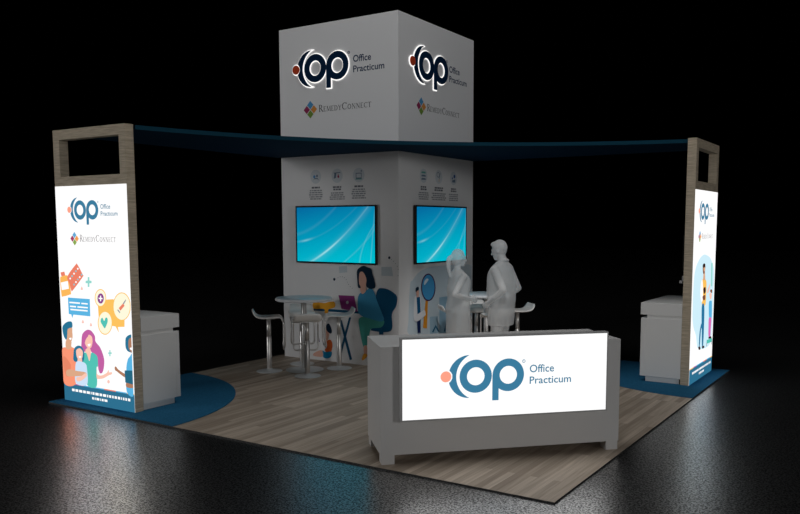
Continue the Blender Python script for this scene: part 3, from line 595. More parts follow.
# ------------------------------------------------------------------ printed inks
def ink(name, r, g, b): return principled('ink_' + name, rgb(r, g, b), 0.7, 0, 0.15)
WALL = dict(
    hair=ink('hair', 4, 42, 66), chair=ink('chair', 6, 82, 120), blouse=ink('blouse', 62, 148, 190), trouser=ink('trouser', 72, 160, 150),
    skin_d=ink('skin', 226, 176, 158), gold=ink('gold', 232, 160, 50), gold2=ink('gold_bag', 236, 166, 44), desk=ink('desk', 6, 80, 116),
    laptop=ink('laptop', 140, 52, 122), lgrey=ink('pale_grey', 200, 200, 205), orange_d=ink('orange', 214, 100, 44), shorts=ink('shorts', 20, 130, 176),
    plumd=ink('plum', 110, 100, 150), dgrey=ink('dot_grey', 90, 104, 118), fgrey=ink('frame_grey', 196, 207, 214), softblue=ink('soft_blue', 200, 215, 224),
    bar=ink('bar_blue', 160, 190, 208), bar2=ink('bar_blue_deep', 150, 186, 208), zig=ink('zigzag', 6, 96, 132), navy=ink('navy', 10, 36, 86),
    coat=ink('coat', 232, 234, 238), dblue=ink('shirt_blue', 8, 88, 134), handle=ink('handle', 224, 148, 40), rim=ink('rim', 72, 34, 84),
    lens=ink('lens', 74, 160, 214), glint=ink('glint', 214, 232, 244))
I_navy = ink('logo_navy', 12, 48, 84)
I_red = ink('logo_red', 196, 74, 44)
I_text = ink('lettering_grey', 62, 62, 66)
I_rem = [ink('rem_blue', 78, 150, 200), ink('rem_orange', 216, 142, 66), ink('rem_green', 116, 150, 62), ink('rem_maroon', 150, 46, 90)]
I_fine = ink('fine_print', 150, 153, 158)
I_head = ink('fine_heading', 105, 108, 116)
I_disc = ink('icon_disc', 208, 214, 219)
I_ic = dict(b=ink('icon_blue', 90, 150, 200), d=ink('icon_dark', 110, 130, 150), m=ink('icon_maroon', 160, 40, 84), g=ink('icon_green', 96, 168, 160), n=ink('icon_navy', 50, 90, 150), o=ink('icon_orange', 210, 160, 90))

# backlit film inks (the panels are lit signs)
def film(name, r, g, b): return emissive('film_' + name, rgb(r, g, b), 1.0)
F_white = emissive('film_white', (1, 1, 1, 1), 1.04)
FILM = dict(white=F_white, coral=film('coral', 238, 130, 105), amber=film('amber', 253, 186, 92), lblue=film('light_blue', 135, 200, 210), sky=film('sky', 92, 182, 228),
            yellow=film('yellow', 254, 196, 96), cream=film('cream', 255, 251, 222), plum=film('plum', 140, 62, 142), grey=film('grey', 150, 150, 165),
            teal=film('teal', 84, 196, 182), orange=film('orange', 252, 152, 118), orange2=film('orange_deep', 234, 136, 104), skin=film('skin', 253, 200, 180),
            skin2=film('tan', 222, 170, 136), dkblue=film('dark_blue', 40, 116, 150), magenta=film('magenta', 196, 98, 164), pale=film('pale', 206, 228, 250),
            brown=film('brown', 176, 124, 96), dkteal=film('dark_teal', 38, 104, 130), ltteal=film('light_teal', 150, 218, 208), ltcoral=film('light_coral', 252, 200, 188),
            paleblue=film('pale_blue', 208, 240, 252), brown2=film('mid_brown', 130, 82, 60), dkbrown=film('dark_brown', 52, 34, 34), blue=film('denim', 38, 116, 158),
            pink=film('pink', 218, 112, 184), strip=film('strip_blue', 46, 112, 144), op=film('logo_blue', 60, 124, 158), dot=film('logo_dot', 255, 164, 138),
            text=film('logo_text', 70, 128, 158), rgrey=film('lettering', 120, 112, 116))
F_rem = [film('rem_blue', 100, 170, 215), film('rem_orange', 245, 160, 80), film('rem_green', 140, 170, 80), film('rem_maroon', 165, 60, 100)]

# ------------------------------------------------------------------ display tower
tower = empty('display_tower', (XT - TW / 2, YT + TW / 2, 0))
tag(tower, 'tall white square tower with printed mural and screens', 'display tower')
tb = MB(); h = TW / 2
tb.box(-h, h, -h, h, 0.0, TH, M_tower, 0.004); tb.build('body', tower)
FL = dict(loc=(-h, -h, 0), rotz=0.0)                  # left face, print space 0..TW
FR = dict(loc=(h, -h, 0), rotz=pi / 2)                # right face
def tower_face(F, right):
    for t, dx, dz, c, x1 in (('Office', .659, .018, .092, .964), ('Practicum', .660, -.118, .088, 1.182)):
        P = Print(); P.geo(*text_geo(t, .687 + dx, 4.195 + dz, c, .687 + x1, 0.014), I_navy); P.build('printed_word', tower, **F)
    P = Print(); P.poly(circ(1.272, 4.35, .021, 18), I_navy, [circ(1.272, 4.35, .014, 18)], adv=False); P.geo(*text_geo('R', 1.265, 4.341, .018), I_navy); P.build('registered_mark', tower, **F)
    P = Print(); print_remedy(P, .573, 3.628, .125, .726, 3.584, 1.655, .096, .07, I_rem, I_text, 1.25); P.build('printed_emblem_line', tower, **F)
    P = Print()
    cols = ((.655, 2.674, .26), (1.045, 2.675, .28), (1.426, 2.673, .27)) if not right else ((.632, 2.673, .29), (1.05, 2.676, .42), (1.480, 2.675, .30))
    for i, (x, z, w) in enumerate(cols):
        P = Print()
        P.poly(circ(x, z, .1, 28), I_disc)
        ic = (('b', 'd'), ('d', 'm'), ('d', 'g'))[i] if not right else (('g', 'd'), ('d', 'o'), ('n', 'd'))[i]
        if not right and i == 0:
            P.poly(circ(x - .025, z, .022, 12), I_ic['b'], adv=False); P.poly(circ(x + .025, z + .01, .018, 12), I_ic['d'], adv=False)
            P.poly([(x - .055, z - .05), (x - .02, z - .02), (x + .035, z - .02), (x + .06, z - .055), (x + .03, z - .035), (x - .03, z - .035)], I_ic['d'])
        elif not right and i == 1:
            P.poly([(x - .06, z - .04), (x - .045, z + .045), (x - .01, z + .04), (x - .02, z - .03)], I_ic['d'], adv=False)
            P.poly([(x - .06, z + .045), (x + .06, z + .05), (x + .06, z + .038), (x - .06, z + .034)], I_ic['d'], adv=False)
            P.poly([(x + .005, z - .02), (x + .02, z + .032), (x + .04, z - .02), (x + .022, z - .034)], I_ic['m'])
        elif not right and i == 2:
            P.poly([(x - .05, z - .05), (x + .05, z - .05), (x + .05, z + .03), (x - .05, z + .03)], I_ic['d'], [[(x - .04, z - .035), (x + .04, z - .035), (x + .04, z + .02), (x - .04, z + .02)]], adv=False)
            P.poly([(x - .055, z - .062), (x + .055, z - .062), (x + .055, z - .05), (x - .055, z - .05)], I_ic['g'], adv=False); P.poly(circ(x + .045, z + .055, .012, 10), I_ic['d'])
        elif i == 0:
            for dz, c in ((.045, 'g'), (.0, 'd'), (-.045, 'd')):
                P.poly([(x - .06, z + dz - .012), (x + .06, z + dz - .012), (x + .05, z + dz + .014), (x - .05, z + dz + .014)], I_ic[c], adv=False)
            P.k += 1
        elif i == 1:
            P.poly(circ(x - .02, z + .03, .04, 16), I_ic['d'], [circ(x - .02, z + .03, .03, 16)], adv=False)
            P.poly([(x + .03, z + .06), (x + .045, z + .06), (x + .02, z - .03), (x + .008, z - .025)], I_ic['d'], adv=False)
            P.poly([(x + .0, z - .07), (x + .012, z - .07), (x + .016, z - .03), (x + .004, z - .03)], I_ic['o'])
        else:
            P.poly(circ(x + .025, z + .03, .028, 14), I_ic['n'], adv=False); P.poly(circ(x - .035, z + .0, .016, 12), I_ic['n'], adv=False)
            P.poly([(x - .04, z - .06), (x + .05, z - .06), (x + .05, z - .01), (x - .04, z - .03)], I_ic['d'])
        if right or i == 1:
            dash_lines(P, I_head, x, 2.528, 2.462, 2, w * .62, 11 + i + 5 * right, 0.7)
            dash_lines(P, I_fine, x, 2.443, 2.328, 4, w, 31 + i + 5 * right)
        else:
            dash_lines(P, I_head, x, 2.530, 2.500, 1, w * .66, 11 + i, 0.8)
            dash_lines(P, I_fine, x, 2.485, 2.336, 5, w, 41 + i)
        P.build('printed_icon', tower, **F)
tower_face(FL, False); tower_face(FR, True)
for nm, figs, F in (('printed_circle', ('soft_circle',), FL), ('printed_frames', ('picture_frames',), FL), ('printed_trails', ('dotted_trails',), FL), ('printed_child', ('sitting_child',), FL),
                    ('printed_desk', ('desk_scene',), FL), ('printed_woman', ('seated_woman',), FL),
                    ('printed_backdrop', ('backdrop', 'bars'), FR), ('printed_magnifier', ('magnifier',), FR), ('printed_doctor', ('doctor',), FR)):
    P = Print(off={'printed_circle': .0006, 'printed_frames': .0012, 'printed_trails': .002, 'printed_backdrop': .0006, 'printed_child': .003, 'printed_desk': .006, 'printed_woman': .010, 'printed_magnifier': .005, 'printed_doctor': .009}[nm], step=.0004)
    for f in figs: print_fig(P, f, WALL, clip=(.002, TW - .002))
    P.build(nm, tower, **F)

# halo-lit logo, raised letters with a glowing edge behind them
M_navyface = principled('sign_navy', rgb(8, 40, 70), 0.8, 0, 0.08)
M_redface = principled('sign_red', rgb(200, 74, 42), 0.8, 0, 0.08)
M_halo = emissive('halo_white', (1.0, 0.99, 0.97, 1), 1.15)
def halo_sign(loc, rotz, label):
    root = empty('halo_lit_sign', loc, rotz)
    tag(root, label, 'sign', 'halo-lit logo signs on the tower')
    A, G = logo_shapes(0, 0, 1.0), logo_shapes(0, 0, 1.0, 0.013)
    for k in A:
        m = M_redface if k == 'dot' else M_navyface
        b = MB()
        for q, (poly, holes) in enumerate(A[k]): b.prism(poly, 'y', -0.024 + .0006 * q - (.0006 if k == 'letter_o' else 0), -0.0125, m, holes)
        o = b.build(k, root)
        g = MB()
        for poly, holes in G[k]: g.prism(poly, 'y', -0.012, -0.006, M_halo, holes)
        g.build('glow_edge', o)['label'] = 'glowing white edge'
        if k == 'dot': o['label'] = 'red round dot'
    c = MB()
    for x, z in ((-.357, .008), (-.27, 0), (-.15, 0), (.15, 0), (.24, -.1), (.55, 0)):
        c.add(*_pin(x, z), M_greyplastic)
    c.build('standoff_pin', root)
    return root
def _pin(x, z):
    n = 8; vs = [(x + .006 * cos(2 * pi * i / n), y, z + .006 * sin(2 * pi * i / n)) for y in (-.0065, -.001) for i in range(n)]
    return vs, [(i, (i + 1) % n, (i + 1) % n + n, i + n) for i in range(n)] + [tuple(range(n)), tuple(range(n, 2 * n))]
halo_sign((XT - TW + .687, YT, 4.195), 0, 'halo-lit round navy logo with red dot high on the left tower face')
halo_sign((XT, YT + .687, 4.195), pi / 2, 'halo-lit round navy logo with red dot high on the right tower face')

# ------------------------------------------------------------------ screens on the tower
M_screen = bpy.data.materials.new('screen_picture'); M_screen.use_nodes = True
def _screen():
    nt = M_screen.node_tree; nt.nodes.remove(nt.nodes['Principled BSDF'])
    tc = nt.nodes.new('ShaderNodeTexCoord'); sp = nt.nodes.new('ShaderNodeSeparateXYZ')
    nt.links.new(tc.outputs['UV'], sp.inputs[0])
    u, v = X(nt, sp.outputs[0]), X(nt, sp.outputs[1])
    # background: deep blue top left to turquoise bottom right
    g = ((v * -0.85) + (u * 0.25) + 0.80).clamp()
    r = nt.nodes.new('ShaderNodeValToRGB'); nt.links.new(g.k, r.inputs[0])
    e = r.color_ramp.elements
    e[0].position = 0.0; e[0].color = rgb(4, 108, 160)
    e[1].position = 1.0; e[1].color = rgb(0, 190, 208)
    k = e.new(0.45); k.color = rgb(0, 150, 184)
    def gauss(d, w): return ((d * d) * (-1.0 / (w * w))).exp()
    a = u - 0.19
    c1 = (a * 0.84) + (a * a * 0.726)                       # main ribbon of light
    s1 = gauss(v - c1, 0.022) * (gauss(v - 0.22, 0.20) * 0.42 + 0.11)
    s1b = gauss(v - c1 + 0.02, 0.09) * 0.04
    c2 = (u * 0.15) + (u * u * 0.85) + 0.36
    s2 = gauss(v - c2, 0.018) * (gauss(u - 0.12, 0.07) * 0.26 + 0.02)
    c3 = (u * 0.35) + (u * u * 1.2) + 0.50
    s3 = gauss(v - c3, 0.03) * 0.028
    c4 = (v * 0.08) + (v * v * 0.28) + 0.81
    s4 = gauss(u - c4, 0.008) * 0.09
    c5 = (v * 0.85) + (v * v * -0.35) + 0.61
    s5 = gauss(u - c5, 0.014) * 0.06
    c6 = (v * 0.06) + 0.945
    s6 = gauss(u - c6, 0.006) * 0.10
    tot = (s1 + s1b + s2 + s3 + s4 + s5 + s6).clamp()
    mx = nt.nodes.new('ShaderNodeMix'); mx.data_type = 'RGBA'
    nt.links.new(tot.k, mx.inputs[0]); nt.links.new(r.outputs[0], mx.inputs[6])
    mx.inputs[7].default_value = rgb(200, 250, 250)
    em = nt.nodes.new('ShaderNodeEmission'); em.inputs[1].default_value = 1.0
    nt.links.new(mx.outputs[2], em.inputs[0]); nt.links.new(em.outputs[0], nt.nodes['Material Output'].inputs[0])
_screen()
def television(loc, rotz, w, hgt, label):
    root = empty('television', loc, rotz)                  # local: x along the wall, -y out, z up from its lower edge
    tag(root, label, 'television', 'screens on the tower')
    b = MB(); b.box(0, w, -.054, -.016, 0, hgt, M_brown_edge, .003); b.build('housing', root)
    z = MB(); t = .022
    z.prism([(0.001, .001), (w - .001, .001), (w - .001, hgt - .001), (.001, hgt - .001)], 'y', -.057, -.053, M_black, [[(t, t), (w - t, t), (w - t, hgt - t), (t, hgt - t)]])
    z.build('bezel', root)['label'] = 'thin black bezel'
    s = MB(); s.add([(t, -.0552, t), (w - t, -.0552, t), (w - t, -.0552, hgt - t), (t, -.0552, hgt - t)], [(0, 1, 2, 3)], M_screen)
    o = s.build('screen', root, fix=False); o['label'] = 'lit turquoise picture'
    uv = o.data.uv_layers.new(name='UVMap')
    for li, c in zip(range(4), ((0, 0), (1, 0), (1, 1), (0, 1))): uv.data[li].uv = c
    MB().box(w * .3, w * .7, -.016, -.001, hgt * .25, hgt * .75, M_dark).build('wall_bracket', root)
    return root
television((-5.659, YT, 1.433), 0, 1.445, .824, 'wide wall screen showing turquoise light ribbons on left tower face')
television((XT, 4.130, 1.433), pi / 2, 1.447, .824, 'wall screen on the right tower face, behind the ponytailed figure')

# ------------------------------------------------------------------ canopy: two wings meeting in front of the tower, arched front edge
def canopy():
    root = empty('canopy', (-S / 2 - 1, S / 2 + 1, 2.965)); tag(root, 'dark navy canopy wrapping the tower, spanning both lightbox towers', 'canopy')
    ox, oy = root.location.x, root.location.y
    a, b, ap = Vector((-4.785, .268)), Vector((-.318, 4.750)), Vector((-3.215, 3.190))
    # circle through the two ends and the apex
    def c3(p, q, r):
        d = 2 * (p.x * (q.y - r.y) + q.x * (r.y - p.y) + r.x * (p.y - q.y))
        ux = ((p.x ** 2 + p.y ** 2) * (q.y - r.y) + (q.x ** 2 + q.y ** 2) * (r.y - p.y) + (r.x ** 2 + r.y ** 2) * (p.y - q.y)) / d
        uy = ((p.x ** 2 + p.y ** 2) * (r.x - q.x) + (q.x ** 2 + q.y ** 2) * (p.x - r.x) + (r.x ** 2 + r.y ** 2) * (q.x - p.x)) / d
        return ux, uy
    ux, uy = c3(a, b, ap); R = hypot(a.x - ux, a.y - uy)
    a0, a1 = math.atan2(a.y - uy, a.x - ux), math.atan2(b.y - uy, b.x - ux)
    while a0 < 0: a0 += 2 * pi
    while a1 < 0: a1 += 2 * pi
    arc = [(ux + R * cos(a0 + (a1 - a0) * i / 60), uy + R * sin(a0 + (a1 - a0) * i / 60)) for i in range(61)]
    back = 5.905
    poly = arc + [(-.318, back), (XT + .001, back), (XT + .001, YT - .001), (XT - TW - .0, YT - .001), (-6.02, YT - .001), (-6.02, .268)]
    loc = [(x - ox, y - oy) for x, y in poly]
    m = MB(); m.prism(loc, 'z', 0.006, 0.038, M_canopy); m.build('panel', root)
    # thin front fascia along the arch, light on it put into a paler navy
    f = MB(); R2 = R - .012
    arc2 = [(ux + R2 * cos(a0 + (a1 - a0) * i / 60), uy + R2 * sin(a0 + (a1 - a0) * i / 60)) for i in range(61)]
    f.prism([(x - ox, y - oy) for x, y in arc + arc2[::-1]], 'z', 0.0, 0.044, M_canopy_edge)
    f.build('front_edge', root)['label'] = 'slim front edge, coloured lighter as if lit'
M_canopy_edge = principled('navy_lit_edge', (0.006, 0.052, 0.088, 1), 0.8, 0, 0.1)
canopy()

# ------------------------------------------------------------------ lightbox towers
def lightbox(org, rotz, label, right):
    root = empty('lightbox_tower', org, rotz); tag(root, label, 'lightbox', 'wood-framed lightbox towers')
    W, D, H, Z = LB_W, LB_D, LB_H, LB_Z
    wx0, wx1, wz0, wz1 = .108, W - .098, 2.511, 2.912
    b = MB()
    b.prism([(0, .0095), (W, .0095), (W, H), (0, H)], 'y', 0.0, D, M_frame, [[(wx0, wz0), (wx1, wz0), (wx1, wz1), (wx0, wz1)]])
    b.build('frame', root)
    p = MB(); p.box(.001, W - .001, -.0015, .001, .010, Z, F_white); lp = p.build('light_panel', root); lp['label'] = 'glowing white printed panel'
    P = Print(off=.0021, step=.0003)
    P.poly([(.001, .010), (W - .001, .010), (W - .001, .200), (.001, .200)], FILM['strip'])
    segs = ('yellow', 'coral', 'sky', 'coral', 'sky', 'yellow')
    e = [0, .18, .34, .62, .82, 1.08, 1.0]
    xs = [.001, .2, .36, .72, .92, 1.1, W - .001]
    for i, c in enumerate(('yellow', 'magenta', 'sky', 'coral', 'sky', 'yellow')):
        P.poly([(xs[i], .200), (xs[i + 1], .200), (xs[i + 1], .212), (xs[i], .212)], FILM[c], adv=False)
    P.k += 1
    dash_lines(P, F_white, W * .53, .152, .106, 1, 1.10, 5, .62, (.3, 1.3), .34)
    dash_lines(P, F_white, W * .52, .096, .054, 1, .30, 9, .62, (.3, 1.3), .34)
    P.build('caption_strip', lp)['label'] = 'blue caption strip along the bottom'
    P = Print(off=.0021, step=.0003)
    x0 = .432 if not right else .418
    print_logo(P, x0, 2.147, .535, FILM['op'], FILM['dot'], FILM['text'])
    print_remedy(P, .316 if not right else .296, 1.837, .076, .408, 1.806, 1.024, .074, .052, F_rem, FILM['rgrey'], 1.1)
    P.build('printed_logos', lp)
    if not right:
        fs = (('printed_medicine', ('medicine',)), ('printed_speech', ('speech_bubble',)), ('printed_bubbles', ('care_bubbles',)), ('printed_crosses', ('crosses',)), ('printed_family', ('father', 'mother', 'daughter')), ('printed_practitioner', ('practitioner',)))
    else:
        fs = (('printed_backdrop', ('blob',)), ('printed_man', ('shopper',)), ('printed_patient', ('patient',)))
    for i, (nm, ff) in enumerate(fs):
        P = Print(off=.0027 + .0018 * i, step=.0002)
        for f in ff: print_fig(P, f, FILM, clip=(.002, W - .002))
        P.build(nm, lp)
    return root
lightbox(L_ORG, 0.0, 'wood-framed lightbox tower on the left with family artwork', False)
lightbox(R_ORG, pi / 2, 'wood-framed lightbox tower on the right with walking man artwork', True)

# small screens hung on the backs of the lightbox towers, above the cabinets
def back_screen(org, rotz, label, shelf):
    root = empty('mounted_monitor', org, rotz); tag(root, label, 'monitor', 'screens behind the lightbox towers')
    x0, x1 = .07, LB_W - .07
    y0 = LB_D
    if shelf: x0, x1 = .05, LB_W - .11
    MB().box(x0, x1, y0 + .012, y0 + .034, 1.42, 1.86, M_black, .004).build('housing', root)
    s = MB(); s.add([(x0 + .02, y0 + .0345, 1.44), (x0 + .02, y0 + .0345, 1.84), (x1 - .02, y0 + .0345, 1.84), (x1 - .02, y0 + .0345, 1.44)], [(0, 1, 2, 3)], M_dark)
    s.build('screen', root, fix=False)
    MB().box(.45, .75, y0 + .001, y0 + .012, 1.5, 1.8, M_dark).build('wall_bracket', root)
    if shelf:
        b = MB(); b.box(.012, .042, y0 + .001, y0 + .018, 1.268, 1.36, M_greyplastic, .002); b.box(.012, .042, y0 + .001, y0 + .052, 1.268, 1.30, M_greyplastic, .002)
        sh = b.build('holder', root); sh['label'] = 'small grey holder'
back_screen(L_ORG, 0.0, 'black monitor on the back of the left lightbox tower', False)
back_screen(R_ORG, pi / 2, 'black monitor with small grey holder behind the right lightbox tower', True)

# ------------------------------------------------------------------ storage cabinets behind the lightbox towers
def cabinet(org, rotz, label):
    root = empty('storage_cabinet', org, rotz); tag(root, label, 'cabinet', 'white storage cabinets')
    W = LB_W + .004; y0, y1 = LB_D + .002, .612
    MB().box(.0, W, y0, y1 + .008, .858, 1.010, M_white, .003).build('worktop', root)
    MB().box(.001, W - .001, y0, y1 - .055, .078, .818, M_white, .002).build('body', root)
    MB().box(.007, W - .007, y0, y1 - .075, .818, .858, M_white).build('grip_channel', root)
    MB().box(.03, W - .03, y0 + .02, y1 - .065, .0096, .078, M_white).build('plinth', root)
    for i in (0, 1):
        a, b = (.001, W / 2 - .002) if i == 0 else (W / 2 + .002, W - .001)
        MB().box(a, b, y1 - .055, y1, .078, .818, M_white, .002).build('door', root)
cabinet(L_ORG, 0.0, 'white storage cabinet standing behind the left lightbox tower')
cabinet(R_ORG, pi / 2, 'white storage cabinet standing behind the right lightbox tower')

# ------------------------------------------------------------------ reception desk, turned 45 degrees
def reception():
    root = empty('reception_desk', (-.8115, .8195, 0), pi / 4); tag(root, 'white reception desk with glowing logo panel at the booth front', 'reception desk')
    hw, D = 1.069, .685
    b = MB()
    b.box(-hw, hw, 0, .03, .078, .96, M_desk)                      # front
    b.box(-hw, -hw + .03, .03, D, .078, .96, M_desk)               # ends
    b.box(hw - .03, hw, .03, D, .078, .96, M_desk)
    b.box(-hw + .03, hw - .03, .03, D - .02, .078, .108, M_desk)   # bottom
    b.box(-hw + .03, hw - .03, .03, D - .02, .5, .52, M_desk)      # shelf
    b.box(-.012, .012, .03, D - .02, .108, .5, M_desk)
    b.build('body', root)
    MB().box(-hw, hw, 0, D, .96, .99, M_desk, .002).build('worktop', root)
    for sx in (-1, 1):
        for y in (0, D - .12):
            x = sx * (hw - .061)
            MB().box(x - .054, x + .054, y + .001, y + .12, 0.0, .078, M_desk).build('leg', root)
    p = MB(); px, z0, z1, d = .913, .376, 1.068, .080
    t = .011
    p.prism([(-px, z0), (px, z0), (px, z1), (-px, z1)], 'y', -d, -.001, M_desk_frame, [[(-px + t, z0 + t), (px - t, z0 + t), (px - t, z1 - t), (-px + t, z1 - t)]])
    fr = p.build('sign_box', root); fr['label'] = 'grey sign box'
    s = MB(); s.box(-px + t, px - t, -d + .003, -.002, z0 + t, z1 - t, F_white); lp = s.build('light_panel', fr); lp['label'] = 'glowing white panel'
    P = Print(off=d - .003 + .0006, step=.0004)
    print_logo(P, -.277, .730, .72, FILM['op'], FILM['dot'], FILM['text'])
    P.build('printed_logo', fr)
reception()

# ------------------------------------------------------------------ bar tables and stools
def bar_table(cx, cy, label):
    root = empty('bar_table', (cx, cy, 0)); tag(root, label, 'bar table', 'round bar tables')
    MB().lathe([(.0001, .958), (.368, .958), (.382, .965), (.386, .98), (.382, .995), (.374, 1.0), (.0001, 1.0)], M_gloss, n=56).build('tabletop', root)
    c = MB(); c.lathe([(.03, .02), (.036, .03), (.036, .945), (.03, .95)], M_chrome, n=24)
    c.build('column', root)
    MB().lathe([(.09, .94), (.13, .95), (.13, .957)], M_satin, n=28).build('mount_plate', root)
    MB().lathe([(.0001, 0), (.255, 0), (.26, .004), (.255, .01), (.12, .018), (.05, .03), (.0001, .03)], M_satin, n=48).build('base', root)
    return root
def make_stool():
    root = empty('bar_stool', (0, 0, 0))
    # seat shell: side profile swept across, lip curling up at the back (-x), nose rolling down at the front
    prof = [(-.196, .850), (-.188, .828), (-.176, .803), (-.158, .780), (-.13, .765), (-.09, .758), (0, .756), (.08, .760), (.12, .763), (.15, .760), (.175, .747), (.192, .722), (.199, .695)]
    prof = [(x, z) for x, z in prof]
    pts = [Vector(p) for p in prof]; th = .024
    def nrm(i):
        t = (pts[min(i + 1, len(pts) - 1)] - pts[max(i - 1, 0)]).normalized(); return Vector((t.y, -t.x))
    ny = 12; hw = .185
    top, bot = [], []
    vs, fs = [], []
    n = len(pts)
    for j in range(ny + 1):
        w = -1 + 2 * j / ny
        for i in range(n):
            e = 1.0
            if i == 0: e = .80
            elif i == 1: e = .93
            elif i == 2: e = .98
            edge = max(0, abs(w) - .8) / .2
            q = pts[i] + nrm(i) * (th * .5) * (edge ** 2 * .8)
            y = w * hw * e
            vs.append((q.x, y, q.y))
    m0 = len(vs)
    for j in range(ny + 1):
        w = -1 + 2 * j / ny
        for i in range(n):
            e = (.80, .93, .98)[i] if i < 3 else 1.0
            edge = max(0, abs(w) - .8) / .2
            q = pts[i] + nrm(i) * (th - th * .45 * edge ** 2)
            vs.append((q.x, w * hw * e, q.y))
    for base in (0, m0):
        for j in range(ny):
            for i in range(n - 1):
                a = base + j * n + i
                fs.append((a, a + 1, a + n + 1, a + n))
    for j in range(ny):
        for i in (0, n - 1):
            a, b = j * n + i, (j + 1) * n + i
            fs.append((a, b, b + m0, a + m0))
    for i in range(n - 1):
        for j in (0, ny):
            a = j * n + i
            fs.append((a, a + 1, a + 1 + m0, a + m0))
    MB().add(vs, fs, M_seat, True).build('seat', root)
    f = MB(); y0 = .163
    side = [(.193, .705), (.204, .66), (.208, .55), (.207, .42), (.203, .36)]
    path = [(x, -y0, z) for x, z in side] + [(.196, -y0 + .012, .33), (.194, -y0 + .035, .318), (.194, y0 - .035, .318), (.196, y0 - .012, .33)] + [(x, y0, z) for x, z in reversed(side)]
    f.tube(path, .0115, M_chrome, 10)
    f.build('footrest', root)
    MB().box(-.09, .09, -.08, .08, .722, .733, M_satin, .003).build('mount_plate', root)
    c = MB(); c.lathe([(.033, .014), (.034, .02), (.034, .47), (.03, .475)], M_chrome, n=20); c.lathe([(.030, .47), (.030, .724)], M_chrome, n=20)
    c.build('gas_column', root)
    MB().lathe([(.0001, 0), (.17, 0), (.176, .004), (.17, .009), (.09, .014), (.055, .022), (.036, .04), (.0001, .04)], M_satin, n=44).build('base', root)
    return root
TL, TR_ = (-4.962, 3.068), (-3.130, 4.925)
bar_table(TL[0], TL[1], 'round white bar table in front of the left tower face')
bar_table(TR_[0], TR_[1], 'round white bar table behind the two translucent figures')
proto = make_stool()
d = .337
where = {(-1, -1): 'left', (1, -1): 'front', (1, 1): 'right', (-1, 1): 'far'}
LABEL = {('L', 'left'): 'white chrome bar stool leftmost at the table by the left tower face',
         ('L', 'front'): 'white chrome bar stool nearest the camera, its back hiding the left table column',
         ('L', 'right'): 'white chrome bar stool beside the mural desk, right of left table',
         ('L', 'far'): 'white chrome bar stool farthest back behind the left table, by the tower wall',
         ('R', 'left'): 'white chrome bar stool with its lip left of the ponytailed figure',
         ('R', 'front'): 'white chrome bar stool directly behind the taller translucent figure',
         ('R', 'right'): 'white chrome bar stool sticking out right of the taller figure',
         ('R', 'far'): 'white chrome bar stool seen between the two translucent figures'}
first = True
for T, c in (('L', TL), ('R', TR_)):
    for (sx, sy), w in where.items():
        o = proto if first else copy_tree(proto)
        first = False
        o.location = (c[0] + sx * d, c[1] + sy * d, 0)
        o.rotation_euler = (0, 0, math.atan2(-sy, -sx) )
        tag(o, LABEL[(T, w)], 'bar stool', 'bar stools round the tables')
# ------------------------------------------------------------------ the two translucent figures
M_fig = bpy.data.materials.new('frosted_white'); M_fig.use_nodes = True
def _fig():
    nt = M_fig.node_tree; nt.nodes.remove(nt.nodes['Principled BSDF'])
    d = nt.nodes.new('ShaderNodeBsdfDiffuse'); d.inputs[0].default_value = (.9, .9, .9, 1)
    t = nt.nodes.new('ShaderNodeBsdfTranslucent'); t.inputs[0].default_value = (.9, .9, .9, 1)
    a = nt.nodes.new('ShaderNodeMixShader'); a.inputs[0].default_value = 0.5
    nt.links.new(d.outputs[0], a.inputs[1]); nt.links.new(t.outputs[0], a.inputs[2])
    tr = nt.nodes.new('ShaderNodeBsdfTransparent')
    m = nt.nodes.new('ShaderNodeMixShader'); m.inputs[0].default_value = FIG_ALPHA
    nt.links.new(tr.outputs[0], m.inputs[1]); nt.links.new(a.outputs[0], m.inputs[2])
    nt.links.new(m.outputs[0], nt.nodes['Material Output'].inputs[0])
FIG_ALPHA = 0.53
_fig()
def smooth_path(keys, n=5):
    """catmull-rom through (point, radius...) rows"""
    out = []; N = len(keys)
    for i in range(N - 1):
        p0, p1, p2, p3 = keys[max(i - 1, 0)], keys[i], keys[i + 1], keys[min(i + 2, N - 1)]
        for j in range(n):
            t = j / n; t2, t3 = t * t, t * t * t
            out.append([0.5 * (2 * b + (c - a) * t + (2 * a - 5 * b + 4 * c - d) * t2 + (3 * b - a - 3 * c + d) * t3) for a, b, c, d in zip(p0, p1, p2, p3)])
    out.append(list(keys[-1])); return out
def limb(mb, keys, n=16, seg=5):
    rows = smooth_path(keys, seg)
    mb.tube([r[:3] for r in rows], [max(r[3], .002) for r in rows], M_fig, n)
    for r in (rows[0], rows[-1]): ball(mb, r[:3], (r[3],) * 3)
def ball(mb, c, r, n=16, rot=None):
    vs, fs = [], []
    for j in range(n // 2 + 1):
        a = pi * j / (n // 2)
        for i in range(n):
            b = 2 * pi * i / n
            p = Vector((r[0] * sin(a) * cos(b), r[1] * sin(a) * sin(b), r[2] * cos(a)))
            if rot: p = rot @ p
            vs.append((p.x + c[0], p.y + c[1], p.z + c[2]))
    for j in range(n // 2):
        for i in range(n):
            k = (i + 1) % n
            fs.append((j * n + i, (j + 1) * n + i, (j + 1) * n + k, j * n + k))
    mb.add(vs, fs, M_fig, True)
